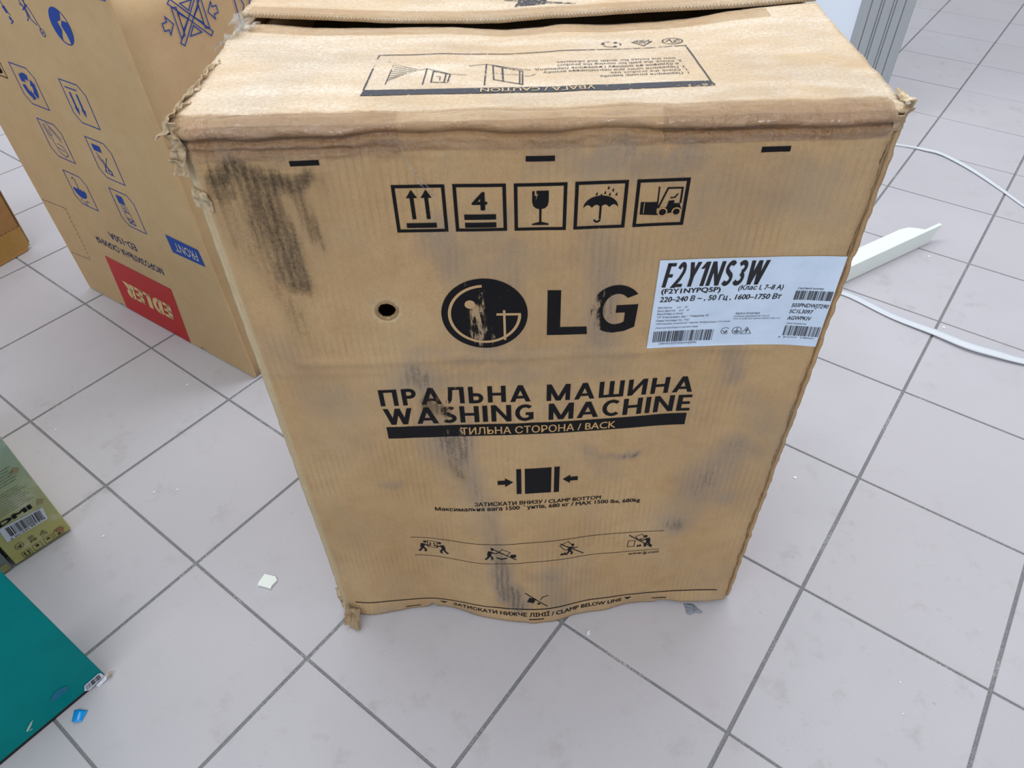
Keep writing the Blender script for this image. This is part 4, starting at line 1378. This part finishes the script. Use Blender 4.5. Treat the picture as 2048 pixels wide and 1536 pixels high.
# ------------------------------------------------------------------ packing straps
def strap_mat():
    t = NT('white_strap')
    n1 = t.noise(t.coord(), 500, 2, .5)
    return t.set(Base_Color=t.mix(n1, lin(226, 232, 238), lin(212, 219, 228)), Roughness=.4, Alpha=.9)
STRAP = strap_mat()
def ribbon(name, pts, label, cat='strap', n=60):
    """pts: (x, y, z, width, tilt) control points of a flat band"""
    P = []
    m_ = len(pts)
    for k in range(n + 1):
        t = k / n * (m_ - 1)
        i = min(int(t), m_ - 2); s = t - i
        g = lambda q: pts[min(max(q, 0), m_ - 1)]
        P.append([_cr(g(i - 1)[c], g(i)[c], g(i + 1)[c], g(i + 2)[c], s) for c in range(5)])
    v, f = [], []
    for k, q in enumerate(P):
        a, b = P[max(k - 1, 0)], P[min(k + 1, n)]
        d = Vector((b[0] - a[0], b[1] - a[1], 0)).normalized()
        sd = Vector((-d.y, d.x, 0))
        wv = (sd * math.cos(q[4]) + zt(1) * math.sin(q[4])) * q[3] / 2
        c = Vector(q[:3])
        for e in (-1, -.4, .4, 1):
            v.append(c + wv * e + zt(.0004 if abs(e) < .9 else 0))
    for k in range(n):
        for e in range(3):
            f.append((k * 4 + e, k * 4 + e + 1, k * 4 + e + 5, k * 4 + e + 4))
    o = link(name, mesh(v, f, True), STRAP, None, (sum(q[0] for q in P) / len(P), sum(q[1] for q in P) / len(P), 0))
    solidify(o, .0008, 1)
    return tag(o, label, cat)
ribbon('packing_strap', [(.86, .80, .001, .02, 0), (1.02, .815, .002, .02, 0), (1.10, .845, .002, .021, 0), (1.1552, .8466, .003, .021, 0), (1.2374, .7499, .004, .022, 0), (1.3089, .6832, .007, .022, .1), (1.3627, .6271, .010, .021, .2), (1.4189, .5945, .009, .022, .15), (1.4704, .5713, .006, .023, 0), (1.60, .52, .002, .022, 0), (1.75, .48, .001, .022, 0)],
       'white packing strap lying near the plastic channel offcut, lower of the two straps')
ribbon('packing_strap', [(1.35, 1.74, .001, .006, 0), (1.50, 1.70, .003, .006, .3), (1.6367, 1.6346, .006, .006, .9), (1.6874, 1.6067, .006, .009, .5), (1.7285, 1.5748, .006, .013, .2), (1.7737, 1.4776, .005, .017, .1), (1.8037, 1.3607, .004, .014, .1), (1.8266, 1.2444, .003, .014, 0), (1.86, 1.10, .003, .018, 0), (1.90, .98, .001, .018, 0)],
       'white packing strap curling across the far tiles at the right, upper of the two straps')

# ------------------------------------------------------------------ litter on the tiles
def flake(name, loop, z, t, mat, label, cat, group=None, bev=0):
    c = sum((Vector((x, y, 0)) for x, y in loop), Vector()) / len(loop)
    o = link(name, prism([Vector((x, y, z)) for x, y in loop], zt(t), bev, 1), mat, None, c)
    return tag(o, label, cat, group)
FOAM = plain('white_foam', lin(238, 246, 240), .8)
flake('foam_chip', [(-.1538, .0723), (-.1332, .0666), (-.1287, .0592), (-.132, .0543), (-.1354, .0495), (-.1369, .043), (-.1574, .0495), (-.161, .0496), (-.1608, .0552)], .0004, .004, FOAM,
      'flat white foam chip on a tile left of the big carton', 'foam chip', None, .0008)
FILM = NT('blue_film')
FILM = FILM.set(Base_Color=lin(20, 150, 230), Roughness=.15)
bl = [(-.399, -.1583), (-.3913, -.1591), (-.3772, -.1595), (-.3776, -.169), (-.3797, -.1771), (-.384, -.1784), (-.3881, -.1787), (-.3958, -.1761), (-.3992, -.1708)]
def film(a, b):
    l_ = Vector(bl[0]).lerp(Vector(bl[7]), b); m_ = Vector(bl[1]).lerp(Vector(bl[6]), b); r_ = Vector(bl[2]).lerp(Vector(bl[4]), b)
    q = l_.lerp(m_, a * 2) if a < .5 else m_.lerp(r_, a * 2 - 1)
    return Vector((q.x, q.y, .001 + .0035 * max(0, 1 - abs(a - .5) * 3.2) + .0012 * a))
o = link('blue_film_scrap', grid(8, 5, film), FILM, None, (-.388, -.168, 0))
solidify(o, .0004, 1)
tag(o, 'creased scrap of bright blue film in front of the teal carton', 'film scrap')
gt = [(.581, -.0044), (.5982, -.0063), (.604, -.0147), (.6113, -.0216), (.6071, -.0242), (.5975, -.0226), (.5867, -.0268), (.5826, -.0222)]
GREYT = NT('grey_fluff'); GREYT = GREYT.set(Base_Color=GREYT.math and lin(128, 134, 146), Roughness=.6)
v = [Vector((.595, -.0155, .004))]
for k in range(24):
    t = k / 3
    a, b = gt[int(t) % 8], gt[(int(t) + 1) % 8]
    q = Vector(a).lerp(Vector(b), t % 1)
    v.append(Vector((q.x + .0012 * nz(k * 1.7, 3), q.y + .0012 * nz(k * 1.3, 8), .0008)))
v += [Vector((.595, -.0155, 0)).lerp(Vector((p.x, p.y, 0)), .55) + zt(.0035 + .003 * nz(i * .9, 2.)) for i, p in enumerate(v[1:25])]
f = [(0, 25 + k, 25 + (k + 1) % 24) for k in range(24)] + [(25 + k, 1 + k, 1 + (k + 1) % 24, 25 + (k + 1) % 24) for k in range(24)]
o = link('torn_tape_scrap', mesh(v, f), GREYT, None, (.595, -.0155, 0))
tag(o, 'crumpled grey scrap of tape under the lower right corner of the big carton', 'tape scrap')
flake('foil_scrap', [(.4119, -.0517), (.417, -.0492), (.4155, -.0535), (.4164, -.0557), (.41, -.0594), (.4115, -.0550)], .0005, .0012, plain('shiny_film', lin(226, 232, 238), .15),
      'tiny shiny film scrap on the tile in front of the big carton', 'film scrap')
FLECKS = ((.852, .26, .0032, 'tiny white foam fleck on the tile just right of the big carton'),
          (1.346, .704, .0040, 'tiny white foam fleck lying close above the lower packing strap'),
          (1.44, 1.002, .0034, 'tiny white foam fleck in front of the free end of the plastic channel'),
          (-.418, .265, .0022, 'left one of two tiny flecks on the tile left of the big carton'),
          (-.373, .27, .0022, 'right one of two tiny flecks on the tile left of the big carton'),
          (-.479, .164, .0020, 'tiny white fleck on the tile right of the gold printed carton'),
          (.894, -.149, .0014, 'upper one of two minute flecks on the tile at the lower right'),
          (.879, -.197, .0014, 'lower one of two minute flecks on the tile at the lower right'),
          (-.69, .442, .0022, 'tiny white fleck on the tile behind the gold printed carton'),
          (-.446, .572, .0024, 'tiny white fleck in front of the carton with the red logo patch'))
for k, (x, y, s, lb) in enumerate(FLECKS):
    r = random.Random(k)
    flake('foam_fleck', [(x + s * r.uniform(.7, 1.1) * math.cos(a), y + s * r.uniform(.7, 1.1) * math.sin(a)) for a in (0, 1.1, 2.2, 3.3, 4.3, 5.3)], .0004, .0012, FOAM,
          lb, 'foam fleck', 'foam flecks scattered on the tiles')
